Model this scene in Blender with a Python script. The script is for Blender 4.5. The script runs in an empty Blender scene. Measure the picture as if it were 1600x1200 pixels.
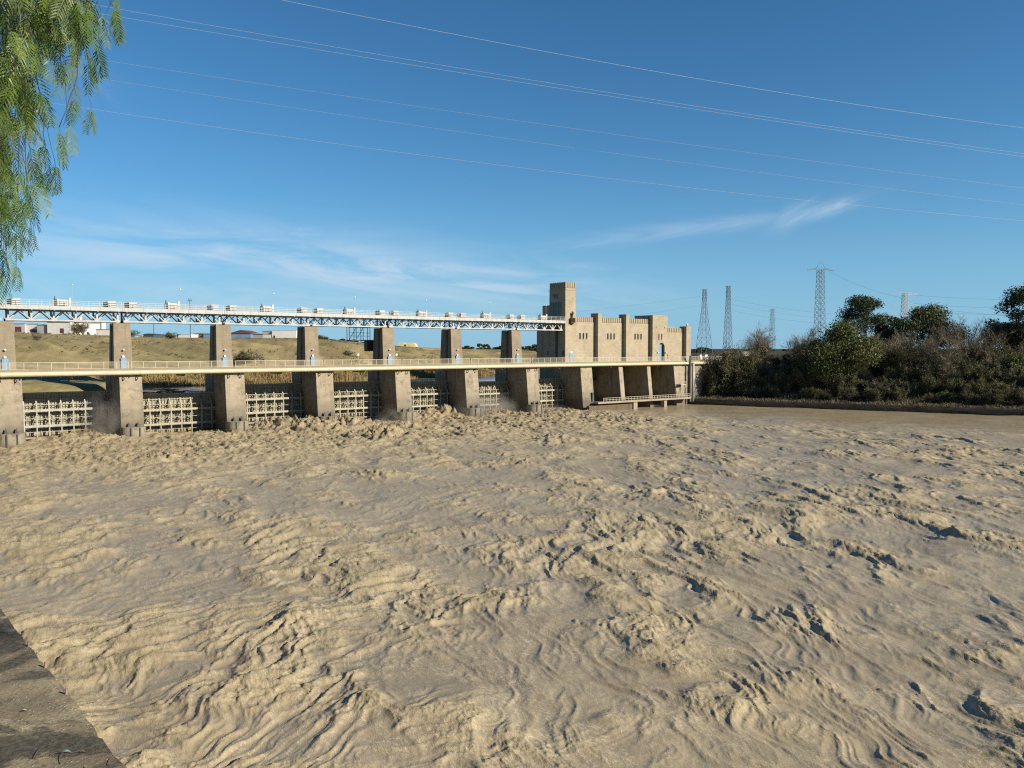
import bpy, math, random
import numpy as np
from mathutils import Vector, Matrix

S = bpy.context.scene
COL = S.collection
# ------------------------------------------------------------------ camera, sky, sun, exposure
F_PX = 1210.0                        # focal length in pixels of a 1600 px wide picture
CAM_Z = 18.0
PITCH = math.atan(55.0 / F_PX)
cam = bpy.data.cameras.new("camera")
cam.sensor_width = 36.0
cam.lens = F_PX / 1600.0 * 36.0
cam.clip_start = 0.05
cam.clip_end = 40000.0
camo = bpy.data.objects.new("camera", cam)
camo.location = (0, 0, CAM_Z)
camo.rotation_euler = (math.radians(90) - PITCH, 0, 0)
COL.objects.link(camo)
S.camera = camo

SUN_EL = math.radians(27.0)
SUN_AZ = math.radians(116.0)         # clockwise from +Y
sun_dir = Vector((math.sin(SUN_AZ) * math.cos(SUN_EL), math.cos(SUN_AZ) * math.cos(SUN_EL), math.sin(SUN_EL)))
sl = bpy.data.lights.new("sun", 'SUN')
sl.energy = 5.0
sl.angle = math.radians(0.5)
sl.color = (1.0, 0.90, 0.74)
so = bpy.data.objects.new("sun", sl)
so.rotation_euler = sun_dir.to_track_quat('Z', 'Y').to_euler()
so.location = (60, -60, 120)
COL.objects.link(so)

W = bpy.data.worlds.new("World")
S.world = W
W.use_nodes = True
wt = W.node_tree
wt.nodes.clear()


def wn(t, **k):
    n = wt.nodes.new(t)
    for a, b in k.items():
        setattr(n, a, b)
    return n


def wmath(op, a, b=None, c=None):
    n = wn('ShaderNodeMath', operation=op)
    for i, x in enumerate((a, b, c)):
        if x is None:
            continue
        if isinstance(x, (int, float)):
            n.inputs[i].default_value = x
        else:
            wt.links.new(x, n.inputs[i])
    return n.outputs[0]


sky = wn('ShaderNodeTexSky', sky_type='NISHITA')
sky.sun_disc = False
sky.sun_elevation = SUN_EL
sky.sun_rotation = SUN_AZ
sky.altitude = 800.0
sky.air_density = 1.0
sky.dust_density = 0.05
sky.ozone_density = 5.0
tc = wn('ShaderNodeTexCoord')
sep = wn('ShaderNodeSeparateXYZ')
wt.links.new(tc.outputs['Generated'], sep.inputs[0])
dyc = wmath('MAXIMUM', sep.outputs[1], 0.05)
cs = wmath('DIVIDE', sep.outputs[0], dyc)        # tangent of the azimuth
ct = wmath('DIVIDE', sep.outputs[2], dyc)        # tangent of the elevation


def wcloud(s0, t0, ls, lt, tilt, ns, nt, lo, hi, amp, seed, detail=7.0):
    """thin cirrus: a soft patch in direction space, broken up by streaky noise"""
    a = wmath('SUBTRACT', cs, s0)
    b = wmath('SUBTRACT', ct, t0)
    c_, s_ = math.cos(tilt), math.sin(tilt)
    p = wmath('ADD', wmath('MULTIPLY', a, c_), wmath('MULTIPLY', b, s_))
    q = wmath('SUBTRACT', wmath('MULTIPLY', b, c_), wmath('MULTIPLY', a, s_))
    g = wmath('EXPONENT', wmath('MULTIPLY', wmath('ADD', wmath('POWER', wmath('ABSOLUTE', wmath('DIVIDE', p, ls)), 2.0),
                                                  wmath('POWER', wmath('ABSOLUTE', wmath('DIVIDE', q, lt)), 2.0)), -1.0))
    cb = wn('ShaderNodeCombineXYZ')
    wt.links.new(wmath('MULTIPLY', p, ns), cb.inputs[0])
    wt.links.new(wmath('MULTIPLY', q, nt), cb.inputs[1])
    cb.inputs[2].default_value = seed
    nz = wn('ShaderNodeTexNoise')
    nz.inputs['Scale'].default_value = 1.0
    nz.inputs['Detail'].default_value = detail
    nz.inputs['Roughness'].default_value = 0.6
    nz.inputs['Distortion'].default_value = 0.6
    wt.links.new(cb.outputs[0], nz.inputs['Vector'])
    mr = wn('ShaderNodeMapRange', interpolation_type='SMOOTHSTEP')
    mr.inputs[1].default_value = lo
    mr.inputs[2].default_value = hi
    wt.links.new(nz.outputs[0], mr.inputs[0])
    return wmath('MULTIPLY', wmath('MULTIPLY', g, mr.outputs[0]), amp)


clouds = [
    wcloud(-0.32, 0.105, 0.42, 0.045, -0.10, 4.0, 24.0, 0.30, 0.70, 0.85, 1.3),
    wcloud(-0.12, 0.092, 0.24, 0.030, -0.10, 6.0, 34.0, 0.32, 0.68, 0.90, 7.9),
    wcloud(-0.45, 0.060, 0.45, 0.035, 0.0, 4.0, 22.0, 0.30, 0.75, 0.65, 3.1),
    wcloud(0.400, 0.178, 0.052, 0.0085, 0.27, 9.0, 70.0, 0.20, 0.72, 0.62, 4.4),
    wcloud(0.360, 0.170, 0.030, 0.012, 0.50, 9.0, 80.0, 0.22, 0.70, 0.50, 6.2),
    wcloud(0.20, 0.150, 0.15, 0.010, 0.13, 6.0, 50.0, 0.22, 0.75, 0.50, 2.7),
    wcloud(-0.255, 0.146, 0.05, 0.010, -0.05, 14.0, 60.0, 0.30, 0.75, 0.50, 5.5),
    wcloud(-0.47, 0.158, 0.07, 0.012, -0.12, 12.0, 50.0, 0.35, 0.75, 0.45, 9.5),
    wcloud(0.085, 0.105, 0.05, 0.006, -0.03, 12.0, 60.0, 0.35, 0.75, 0.30, 8.5),
    wcloud(-0.54, 0.345, 0.05, 0.016, -0.55, 10.0, 40.0, 0.35, 0.75, 0.20, 0.5),
]
cl = clouds[0]
for c in clouds[1:]:
    cl = wmath('MAXIMUM', cl, c)
cl = wmath('MINIMUM', cl, 0.85)
tint = wn('ShaderNodeMixRGB', blend_type='MULTIPLY')
tint.inputs[0].default_value = 1.0
tint.inputs[2].default_value = (0.53, 0.98, 1.09, 1)
wt.links.new(sky.outputs[0], tint.inputs[1])
# pale hazy air low over the horizon
hz = wmath('MULTIPLY', wmath('EXPONENT', wmath('MULTIPLY', wmath('POWER', wmath('ABSOLUTE', wmath('DIVIDE', sep.outputs[2], 0.13)), 1.4), -1.0)), 0.85)
hazy = wn('ShaderNodeMixRGB')
wt.links.new(hz, hazy.inputs[0])
wt.links.new(tint.outputs[0], hazy.inputs[1])
hazy.inputs[2].default_value = (2.7, 4.9, 6.9, 1)
mixc = wn('ShaderNodeMixRGB')
wt.links.new(cl, mixc.inputs[0])
wt.links.new(hazy.outputs[0], mixc.inputs[1])
mixc.inputs[2].default_value = (5.6, 6.9, 8.2, 1)
bg = wn('ShaderNodeBackground')
bg.inputs[1].default_value = 0.056
wt.links.new(mixc.outputs[0], bg.inputs[0])
wo = wn('ShaderNodeOutputWorld')
wt.links.new(bg.outputs[0], wo.inputs[0])

S.view_settings.view_transform = 'Standard'
S.view_settings.look = 'None'
S.view_settings.exposure = 0.90
S.view_settings.gamma = 1.0
S.view_settings.use_curve_mapping = False
S.cycles.use_denoising = False        # keep the fine texture of water and leaves
S.cycles.filter_width = 1.2
S.cycles.sample_clamp_indirect = 2.0
S.cycles.use_adaptive_sampling = False
S.cycles.max_bounces = 5
S.cycles.diffuse_bounces = 3
S.cycles.glossy_bounces = 2
S.cycles.volume_bounces = 0
S.cycles.caustics_reflective = False
S.cycles.caustics_refractive = False

# ------------------------------------------------------------------ frames and helpers
FWD = Vector((0, math.cos(PITCH), -math.sin(PITCH)))
UPV = Vector((0, math.sin(PITCH), math.cos(PITCH)))
CAMP = Vector((0, 0, CAM_Z))


def ray(x, y):
    return Vector((1, 0, 0)) * ((x - 800) / F_PX) + UPV * ((600 - y) / F_PX) + FWD


def at_depth(x, y, Y):
    d = ray(x, y)
    return CAMP + d * (Y / d.y)


def at_z(x, y, z):
    d = ray(x, y)
    return CAMP + d * ((z - CAM_Z) / d.z)


DX, DY = 0.7976, 0.6032              # the dam runs along this direction
NX, NY = 0.6032, -0.7976             # downstream
P0X, P0Y = -94.1, 143.8
TH = math.atan2(DY, DX)


def FR(u, q=0.0, z=0.0):
    return Vector((P0X + u * DX + q * NX, P0Y + u * DY + q * NY, z))


def uq(X, Y):
    return (X - P0X) * DX + (Y - P0Y) * DY, (X - P0X) * NX + (Y - P0Y) * NY


class MB:
    def __init__(self):
        self.v = []
        self.f = []

    def add(self, vs, fs):
        o = len(self.v)
        self.v.extend([tuple(p) for p in vs])
        self.f.extend([tuple(i + o for i in f) for f in fs])
        return self

    def box(self, x0, x1, y0, y1, z0, z1):
        return self.add([(x0, y0, z0), (x1, y0, z0), (x1, y1, z0), (x0, y1, z0), (x0, y0, z1), (x1, y0, z1), (x1, y1, z1), (x0, y1, z1)],
                        [(3, 2, 1, 0), (4, 5, 6, 7), (0, 1, 5, 4), (1, 2, 6, 5), (2, 3, 7, 6), (3, 0, 4, 7)])

    def loft(self, pa, za, pb, zb):
        n = len(pa)
        vs = [(p[0], p[1], za) for p in pa] + [(p[0], p[1], zb) for p in pb]
        fs = [tuple(range(n - 1, -1, -1)), tuple(range(n, 2 * n))]
        for i in range(n):
            j = (i + 1) % n
            fs.append((i, j, j + n, i + n))
        return self.add(vs, fs)

    def prism_x(self, prof, x0, x1):
        """profile of (y, z), extruded along x"""
        n = len(prof)
        vs = [(x0, p[0], p[1]) for p in prof] + [(x1, p[0], p[1]) for p in prof]
        fs = [tuple(range(n - 1, -1, -1)), tuple(range(n, 2 * n))]
        for i in range(n):
            j = (i + 1) % n
            fs.append((i, j, j + n, i + n))
        return self.add(vs, fs)

    def prism_y(self, prof, y0, y1):
        """profile of (x, z), extruded along y"""
        n = len(prof)
        vs = [(p[0], y0, p[1]) for p in prof] + [(p[0], y1, p[1]) for p in prof]
        fs = [tuple(range(n)), tuple(range(2 * n - 1, n - 1, -1))]
        for i in range(n):
            j = (i + 1) % n
            fs.append((j, i, i + n, j + n))
        return self.add(vs, fs)

    def bar(self, p, q, w, h=None):
        p, q = Vector(p), Vector(q)
        h = h or w
        d = (q - p)
        if d.length < 1e-6:
            return self
        d.normalize()
        up = Vector((0, 0, 1)) if abs(d.z) < 0.95 else Vector((0, 1, 0))
        a = d.cross(up).normalized() * (w / 2)
        b = a.cross(d).normalized() * (h / 2)
        vs = [p - a - b, p + a - b, p + a + b, p - a + b, q - a - b, q + a - b, q + a + b, q - a + b]
        return self.add(vs, [(3, 2, 1, 0), (4, 5, 6, 7), (0, 1, 5, 4), (1, 2, 6, 5), (2, 3, 7, 6), (3, 0, 4, 7)])

    def tube(self, pts, r, n=8, caps=True):
        pts = [Vector(p) for p in pts]
        rs = r if isinstance(r, (list, tuple)) else [r] * len(pts)
        vs, fs = [], []
        a = None
        for i, p in enumerate(pts):
            d = (pts[min(i + 1, len(pts) - 1)] - pts[max(i - 1, 0)]).normalized()
            if a is None:
                up = Vector((0, 0, 1)) if abs(d.z) < 0.9 else Vector((1, 0, 0))
                a = d.cross(up).normalized()
            a = (a - d * a.dot(d)).normalized()
            b = d.cross(a)
            for k in range(n):
                t = 2 * math.pi * k / n
                vs.append(p + (a * math.cos(t) + b * math.sin(t)) * rs[i])
        for i in range(len(pts) - 1):
            for k in range(n):
                k2 = (k + 1) % n
                fs.append((i * n + k, i * n + k2, (i + 1) * n + k2, (i + 1) * n + k))
        if caps:
            fs.append(tuple(range(n - 1, -1, -1)))
            fs.append(tuple((len(pts) - 1) * n + k for k in range(n)))
        return self.add(vs, fs)

    def cone(self, c, r0, r1, z0, z1, n=12):
        pa = [(c[0] + r0 * math.cos(2 * math.pi * k / n), c[1] + r0 * math.sin(2 * math.pi * k / n)) for k in range(n)]
        pb = [(c[0] + r1 * math.cos(2 * math.pi * k / n), c[1] + r1 * math.sin(2 * math.pi * k / n)) for k in range(n)]
        return self.loft(pa, z0, pb, z1)

    def ball(self, c, r, n=10, m=6, sz=1.0):
        vs, fs = [], []
        for i in range(m + 1):
            ph = math.pi * i / m
            for k in range(n):
                t = 2 * math.pi * k / n
                vs.append((c[0] + r * math.sin(ph) * math.cos(t), c[1] + r * math.sin(ph) * math.sin(t), c[2] + r * sz * math.cos(ph)))
        for i in range(m):
            for k in range(n):
                fs.append((i * n + k, (i + 1) * n + k, (i + 1) * n + (k + 1) % n, i * n + (k + 1) % n))
        return self.add(vs, fs)

    def build(self, name, m, parent=None, smooth=False):
        me = bpy.data.meshes.new(name)
        me.from_pydata(self.v, [], self.f)
        me.materials.append(m)
        if smooth:
            me.polygons.foreach_set('use_smooth', [True] * len(me.polygons))
        me.update()
        return link(name, me, parent)


def link(name, me, parent=None):
    o = bpy.data.objects.new(name, me)
    COL.objects.link(o)
    if parent:
        o.parent = parent
    return o


def npmesh(name, verts, faces, m, parent=None, smooth=False, attr=None):
    """verts (n,3), faces (k,3|4) as numpy arrays"""
    me = bpy.data.meshes.new(name)
    verts = np.asarray(verts, dtype=np.float32)
    faces = np.asarray(faces, dtype=np.int32)
    me.vertices.add(len(verts))
    me.vertices.foreach_set('co', verts.ravel())
    k = faces.shape[1]
    me.loops.add(faces.size)
    me.loops.foreach_set('vertex_index', faces.ravel())
    me.polygons.add(len(faces))
    me.polygons.foreach_set('loop_start', np.arange(0, faces.size, k, dtype=np.int32))
    if smooth:
        me.polygons.foreach_set('use_smooth', np.ones(len(faces), dtype=bool))
    me.update(calc_edges=True)
    if attr:
        for an, av in attr.items():
            at = me.attributes.new(an, 'FLOAT', 'POINT')
            at.data.foreach_set('value', np.asarray(av, dtype=np.float32))
    me.materials.append(m)
    return link(name, me, parent)


def tag(o, label=None, cat=None, group=None, kind=None):
    if label:
        o['label'] = label
    if cat:
        o['category'] = cat
    if group:
        o['group'] = group
    if kind:
        o['kind'] = kind
    return o


def thing(name, label, cat, loc=(0, 0, 0), rotz=0.0, group=None):
    o = bpy.data.objects.new(name, None)
    o.empty_display_size = 0.3
    COL.objects.link(o)
    o.location = loc
    o.rotation_euler = (0, 0, rotz)
    return tag(o, label, cat, group)


def copy_tree(o, parent=None):
    c = o.copy()
    COL.objects.link(c)
    if parent:
        c.parent = parent
    for ch in list(o.children):
        copy_tree(ch, c)
    return c


# ------------------------------------------------------------------ materials
def nodes_of(name):
    m = bpy.data.materials.new(name)
    m.use_nodes = True
    t = m.node_tree
    b = t.nodes['Principled BSDF']
    return m, t, b


class NT:
    """small node-building helper"""
    def __init__(self, t):
        self.t = t
        self.co = t.nodes.new('ShaderNodeTexCoord')
        oi = t.nodes.new('ShaderNodeObjectInfo')
        ad = t.nodes.new('ShaderNodeVectorMath')
        t.links.new(self.co.outputs['Object'], ad.inputs[0])
        t.links.new(oi.outputs['Location'], ad.inputs[1])
        self.base = ad.outputs[0]
        self.oi = oi

    def math(self, op, a, b=None, clamp=False):
        n = self.t.nodes.new('ShaderNodeMath')
        n.operation = op
        n.use_clamp = clamp
        for i, x in enumerate((a, b)):
            if x is None:
                continue
            if isinstance(x, (int, float)):
                n.inputs[i].default_value = x
            else:
                self.t.links.new(x, n.inputs[i])
        return n.outputs[0]

    def map(self, v, scale):
        n = self.t.nodes.new('ShaderNodeVectorMath')
        n.operation = 'MULTIPLY'
        self.t.links.new(v, n.inputs[0])
        n.inputs[1].default_value = scale
        return n.outputs[0]

    def noise(self, scale, detail=5.0, rough=0.55, vec=None, dist=0.0):
        n = self.t.nodes.new('ShaderNodeTexNoise')
        n.inputs['Scale'].default_value = scale
        n.inputs['Detail'].default_value = detail
        n.inputs['Roughness'].default_value = rough
        n.inputs['Distortion'].default_value = dist
        self.t.links.new(vec or self.base, n.inputs['Vector'])
        return n.outputs[0]

    def ramp(self, f, lo, hi, a=0.0, b=1.0):
        n = self.t.nodes.new('ShaderNodeMapRange')
        n.interpolation_type = 'SMOOTHSTEP'
        n.inputs[1].default_value = lo
        n.inputs[2].default_value = hi
        n.inputs[3].default_value = a
        n.inputs[4].default_value = b
        self.t.links.new(f, n.inputs[0])
        return n.outputs[0]

    def mix(self, f, a, b, mode='MIX'):
        n = self.t.nodes.new('ShaderNodeMixRGB')
        n.blend_type = mode
        for i, x in ((0, f), (1, a), (2, b)):
            if isinstance(x, (int, float)):
                n.inputs[i].default_value = x
            elif isinstance(x, tuple):
                n.inputs[i].default_value = x if len(x) == 4 else (*x, 1)
            else:
                self.t.links.new(x, n.inputs[i])
        return n.outputs[0]

    def bump(self, h, strength, dist, b):
        n = self.t.nodes.new('ShaderNodeBump')
        n.inputs['Strength'].default_value = strength
        n.inputs['Distance'].default_value = dist
        self.t.links.new(h, n.inputs['Height'])
        self.t.links.new(n.outputs[0], b.inputs['Normal'])

    def link(self, a, b):
        self.t.links.new(a, b)


def plain(name, c, rough=0.6, var=0.12, scale=1.5, metal=0.0, dirt=None):
    m, t, b = nodes_of(name)
    n = NT(t)
    c = tuple(x * 0.68 for x in c)
    f = n.noise(scale, 6.0, 0.6)
    lo = tuple(x * (1 - var) for x in c)
    hi = tuple(min(1, x * (1 + var)) for x in c)
    col = n.mix(n.ramp(f, 0.3, 0.7), lo, hi)
    if dirt:
        col = n.mix(n.ramp(n.noise(scale * 2.3, 6.0, 0.7), 0.5, 0.72, 0, 0.7), col, dirt)
    n.link(col, b.inputs['Base Color'])
    b.inputs['Roughness'].default_value = rough
    b.inputs['Metallic'].default_value = metal
    return m


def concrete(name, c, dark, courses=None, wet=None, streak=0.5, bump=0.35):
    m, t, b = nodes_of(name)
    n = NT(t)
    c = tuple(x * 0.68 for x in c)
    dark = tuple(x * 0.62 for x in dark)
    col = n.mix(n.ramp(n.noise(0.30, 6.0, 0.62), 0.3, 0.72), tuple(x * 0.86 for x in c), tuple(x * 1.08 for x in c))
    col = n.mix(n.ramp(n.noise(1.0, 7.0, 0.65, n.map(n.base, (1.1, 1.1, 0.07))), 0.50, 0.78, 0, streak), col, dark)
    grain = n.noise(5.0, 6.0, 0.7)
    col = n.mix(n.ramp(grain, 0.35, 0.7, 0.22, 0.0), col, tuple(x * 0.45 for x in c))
    hgt = grain
    if courses:
        sp = t.nodes.new('ShaderNodeSeparateXYZ')
        n.link(n.co.outputs['Object'], sp.inputs[0])
        cb = t.nodes.new('ShaderNodeCombineXYZ')
        n.link(n.math('ADD', sp.outputs[0], sp.outputs[1]), cb.inputs[0])
        n.link(sp.outputs[2], cb.inputs[1])
        br = t.nodes.new('ShaderNodeTexBrick')
        n.link(cb.outputs[0], br.inputs['Vector'])
        br.inputs['Scale'].default_value = 1.0
        br.inputs['Brick Width'].default_value = courses[0]
        br.inputs['Row Height'].default_value = courses[1]
        br.inputs['Mortar Size'].default_value = 0.022
        br.inputs['Mortar Smooth'].default_value = 0.3
        br.inputs['Color1'].default_value = (1, 1, 1, 1)
        br.inputs['Color2'].default_value = (0.74, 0.73, 0.72, 1)
        br.inputs['Mortar'].default_value = (0.60, 0.57, 0.53, 1)
        col = n.mix(0.55, col, br.outputs[0], 'MULTIPLY')
    if wet:
        sp2 = t.nodes.new('ShaderNodeSeparateXYZ')
        n.link(n.co.outputs['Object'], sp2.inputs[0])
        zz = n.math('ADD', sp2.outputs[2], n.math('MULTIPLY', n.noise(0.7, 6.0, 0.7, n.map(n.base, (1, 1, 0.5))), wet[0]))
        col = n.mix(n.ramp(zz, wet[1], wet[2], 0.75, 0.0), col, tuple(x * 0.64 for x in wet[3]))
    if wet:
        tk = 0.75 if wet[2] > 5 else 0.0
        tide = n.math('ADD', sp2.outputs[2], n.math('MULTIPLY', n.noise(1.3, 6.0, 0.75), 2.4))
        col = n.mix(n.ramp(tide, 4.0, 5.6, tk * 0.8, 0.0), col, tuple(x * 0.28 for x in wet[3]))
        blot = n.ramp(n.noise(0.55, 8.0, 0.72, n.map(n.base, (1.0, 1.0, 0.8))), 0.50, 0.64, 0.0, 0.62)
        col = n.mix(blot, col, tuple(x * 0.45 for x in wet[3]))
    n.link(col, b.inputs['Base Color'])
    b.inputs['Roughness'].default_value = 0.9
    b.inputs['Specular IOR Level'].default_value = 0.25
    n.bump(hgt, bump, 0.05, b)
    return m


M = {}
M['pier_low'] = concrete('pier_concrete', (0.465, 0.395, 0.285), (0.17, 0.142, 0.102), courses=(1.5, 0.62), streak=0.6, wet=(6.0, 6.0, 12.0, (0.22, 0.19, 0.145)))
M['pier_up'] = concrete('pier_masonry', (0.36, 0.30, 0.21), (0.17, 0.14, 0.10), courses=(1.3, 0.55), streak=0.5)
M['pier_stained'] = concrete('stained_pier_concrete', (0.45, 0.38, 0.275), (0.13, 0.105, 0.075), streak=0.8, wet=(5.0, 3.0, 8.0, (0.25, 0.215, 0.16)))
M['nose'] = concrete('nose_concrete', (0.34, 0.30, 0.225), (0.15, 0.125, 0.09), wet=(1.2, 0.8, 2.4, (0.15, 0.125, 0.09)))
M['stone'] = concrete('ashlar_stone', (0.51, 0.435, 0.31), (0.27, 0.228, 0.16), courses=(1.1, 0.5), streak=0.35)
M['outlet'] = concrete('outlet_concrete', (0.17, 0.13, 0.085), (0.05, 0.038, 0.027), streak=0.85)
M['deck'] = concrete('deck_concrete', (0.42, 0.36, 0.26), (0.22, 0.19, 0.14), streak=0.35)
M['kerb'] = concrete('kerb_concrete', (0.36, 0.30, 0.21), (0.18, 0.15, 0.11), streak=0.35)
M['pipe'] = plain('pipe_paint', (0.62, 0.53, 0.35), 0.55, 0.10, 0.8)
M['box_paint'] = plain('pale_box_paint', (0.66, 0.64, 0.57), 0.5, 0.10, 1.2, dirt=(0.25, 0.21, 0.15))
M['rail'] = plain('railing_paint', (0.55, 0.49, 0.36), 0.6, 0.10, 1.0)
M['steel_white'] = plain('white_steel', (0.47, 0.48, 0.46), 0.45, 0.10, 0.9, dirt=(0.33, 0.28, 0.2))
M['steel_grey'] = plain('grey_steel', (0.30, 0.29, 0.26), 0.5, 0.15, 1.0)
M['dark'] = plain('dark_metal', (0.035, 0.033, 0.03), 0.6, 0.2, 2.0)
M['rust'] = plain('rusty_iron', (0.16, 0.075, 0.04), 0.85, 0.3, 9.0)
def gate_mat(name, c, rust):
    m, t, b = nodes_of(name)
    n = NT(t)
    c = tuple(x * 0.68 for x in c)
    col = n.mix(n.ramp(n.noise(0.8, 6.0, 0.65), 0.3, 0.7), tuple(x * 0.82 for x in c), tuple(x * 1.08 for x in c))
    drip = n.noise(1.0, 7.0, 0.7, n.map(n.base, (2.6, 2.6, 0.22)))
    col = n.mix(n.ramp(drip, 0.52, 0.66, 0.0, rust), col, (0.105, 0.062, 0.032))
    col = n.mix(n.ramp(n.noise(3.0, 6.0, 0.7), 0.54, 0.66, 0.0, 0.45), col, (0.13, 0.105, 0.07))
    sp = t.nodes.new('ShaderNodeSeparateXYZ')
    n.link(n.co.outputs['Object'], sp.inputs[0])
    col = n.mix(n.ramp(n.math('ADD', sp.outputs[2], n.math('MULTIPLY', drip, 2.5)), 1.6, 4.2, 0.75, 0.0), col, (0.16, 0.13, 0.088))
    n.link(col, b.inputs['Base Color'])
    b.inputs['Roughness'].default_value = 0.65
    return m


M['gate'] = gate_mat('gate_paint', (0.47, 0.44, 0.33), 0.6)
M['gate_pale'] = gate_mat('pale_gate_paint', (0.47, 0.47, 0.42), 0.40)
M['skin'] = gate_mat('gate_skin_paint', (0.43, 0.395, 0.28), 0.65)
M['blue'] = plain('blue_door_paint', (0.17, 0.33, 0.49), 0.5, 0.08, 1.0)
M['white'] = plain('white_paint', (0.78, 0.77, 0.73), 0.5, 0.06, 0.7)
M['cream'] = plain('cream_paint', (0.66, 0.60, 0.44), 0.6, 0.08, 0.7)
M['glass'] = plain('dark_glass', (0.02, 0.022, 0.025), 0.15, 0.1, 1.0)
M['maroon'] = plain('maroon_paint', (0.16, 0.045, 0.04), 0.6, 0.12, 0.7)
M['greyroof'] = plain('grey_sheet', (0.36, 0.37, 0.38), 0.6, 0.12, 0.5)
M['yellow'] = plain('yellow_canvas', (0.78, 0.60, 0.28), 0.8, 0.06, 0.5)
M['bluesheet'] = plain('blue_sheet', (0.16, 0.30, 0.50), 0.6, 0.1, 0.5)
M['galv'] = plain('galvanised_steel', (0.085, 0.095, 0.11), 0.5, 0.12, 0.3)
M['galv_pale'] = plain('pale_galvanised_steel', (0.44, 0.43, 0.40), 0.5, 0.1, 0.3)
M['wire'] = plain('aluminium_wire', (0.55, 0.55, 0.55), 0.5, 0.03, 0.1)
M['wire_dark'] = plain('grey_wire', (0.20, 0.22, 0.25), 0.5, 0.03, 0.1)
M['drift'] = plain('driftwood', (0.20, 0.155, 0.10), 0.9, 0.35, 3.0)
M['bark'] = plain('bark', (0.13, 0.10, 0.07), 0.9, 0.3, 6.0)
M['palebark'] = plain('pale_bark', (0.36, 0.32, 0.25), 0.9, 0.25, 3.0)


def foliage(name, c1, c2, scale=0.6, trans=0.25, rough=0.6):
    m, t, b = nodes_of(name)
    n = NT(t)
    c1, c2 = tuple(x * 0.76 for x in c1), tuple(x * 0.76 for x in c2)
    f = n.noise(scale, 4.0, 0.6)
    g = t.nodes.new('ShaderNodeNewGeometry')
    col = n.mix(n.ramp(f, 0.32, 0.68), c1, c2)
    col = n.mix(n.math('MULTIPLY', g.outputs['Random Per Island'], 0.55), col, tuple(x * 0.5 for x in c1))
    n.link(col, b.inputs['Base Color'])
    b.inputs['Roughness'].default_value = rough
    b.inputs['Specular IOR Level'].default_value = 0.3
    tr = t.nodes.new('ShaderNodeBsdfTranslucent')
    n.link(col, tr.inputs['Color'])
    mx = t.nodes.new('ShaderNodeMixShader')
    mx.inputs[0].default_value = trans
    n.link(b.outputs[0], mx.inputs[1])
    n.link(tr.outputs[0], mx.inputs[2])
    n.link(mx.outputs[0], t.nodes['Material Output'].inputs['Surface'])
    return m


M['leaf'] = foliage('tree_leaves', (0.081, 0.101, 0.0297), (0.182, 0.196, 0.0567), 0.5)
M['leaf_dark'] = foliage('dark_leaves', (0.0454, 0.068, 0.0292), (0.0892, 0.113, 0.0454), 0.4)
M['leaf_olive'] = foliage('olive_leaves', (0.09, 0.107, 0.0387), (0.181, 0.188, 0.0688), 0.5)
M['twig'] = foliage('bare_twigs', (0.156, 0.125, 0.0725), (0.288, 0.227, 0.131), 0.3, 0.1, 0.9)
M['twig_grey'] = foliage('grey_twigs', (0.194, 0.163, 0.106), (0.331, 0.281, 0.188), 0.3, 0.1, 0.9)
M['tuft'] = foliage('olive_tufts', (0.13, 0.115, 0.05), (0.21, 0.175, 0.085), 0.05, 0.15, 0.9)
M['reed'] = foliage('dry_reeds', (0.34, 0.25, 0.105), (0.50, 0.38, 0.18), 0.2, 0.3, 0.9)
M['pepper'] = foliage('pepper_tree_leaves', (0.085, 0.165, 0.024), (0.215, 0.285, 0.042), 2.2, 0.30, 0.45)
M['yleaf'] = plain('yellow_leaf', (0.55, 0.42, 0.08), 0.7, 0.2, 30.0)


# ground
def ground_mat():
    m, t, b = nodes_of('earth_and_grass')
    n = NT(t)
    v = n.co.outputs['Object']
    rot = t.nodes.new('ShaderNodeVectorRotate')
    rot.rotation_type = 'Z_AXIS'
    rot.inputs['Angle'].default_value = -TH + 0.35
    n.link(v, rot.inputs['Vector'])
    gully = n.noise(1.0, 5.0, 0.6, n.map(rot.outputs[0], (0.11, 0.012, 0.0)), 0.4)
    big = n.noise(0.016, 6.0, 0.62, v)
    fine = n.noise(0.25, 8.0, 0.7, v)
    earth = n.mix(n.ramp(gully, 0.40, 0.60), (0.21, 0.162, 0.080), (0.335, 0.265, 0.130))
    grass = n.mix(n.ramp(fine, 0.35, 0.65), (0.120, 0.112, 0.050), (0.240, 0.198, 0.098))
    f = n.ramp(n.math('ADD', n.math('MULTIPLY', big, 0.7), n.math('MULTIPLY', fine, 0.3)), 0.42, 0.56)
    col = n.mix(f, earth, grass)
    # plain far off and the right bank: darker scrub
    sp = t.nodes.new('ShaderNodeSeparateXYZ')
    n.link(v, sp.inputs[0])
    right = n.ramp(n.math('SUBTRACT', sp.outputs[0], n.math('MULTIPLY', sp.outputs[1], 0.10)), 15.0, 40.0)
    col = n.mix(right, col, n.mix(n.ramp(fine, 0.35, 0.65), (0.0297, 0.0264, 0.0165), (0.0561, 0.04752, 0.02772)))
    n.link(col, b.inputs['Base Color'])
    b.inputs['Roughness'].default_value = 0.95
    b.inputs['Specular IOR Level'].default_value = 0.1
    n.bump(fine, 0.7, 0.6, b)
    return m


M['ground'] = ground_mat()


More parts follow.
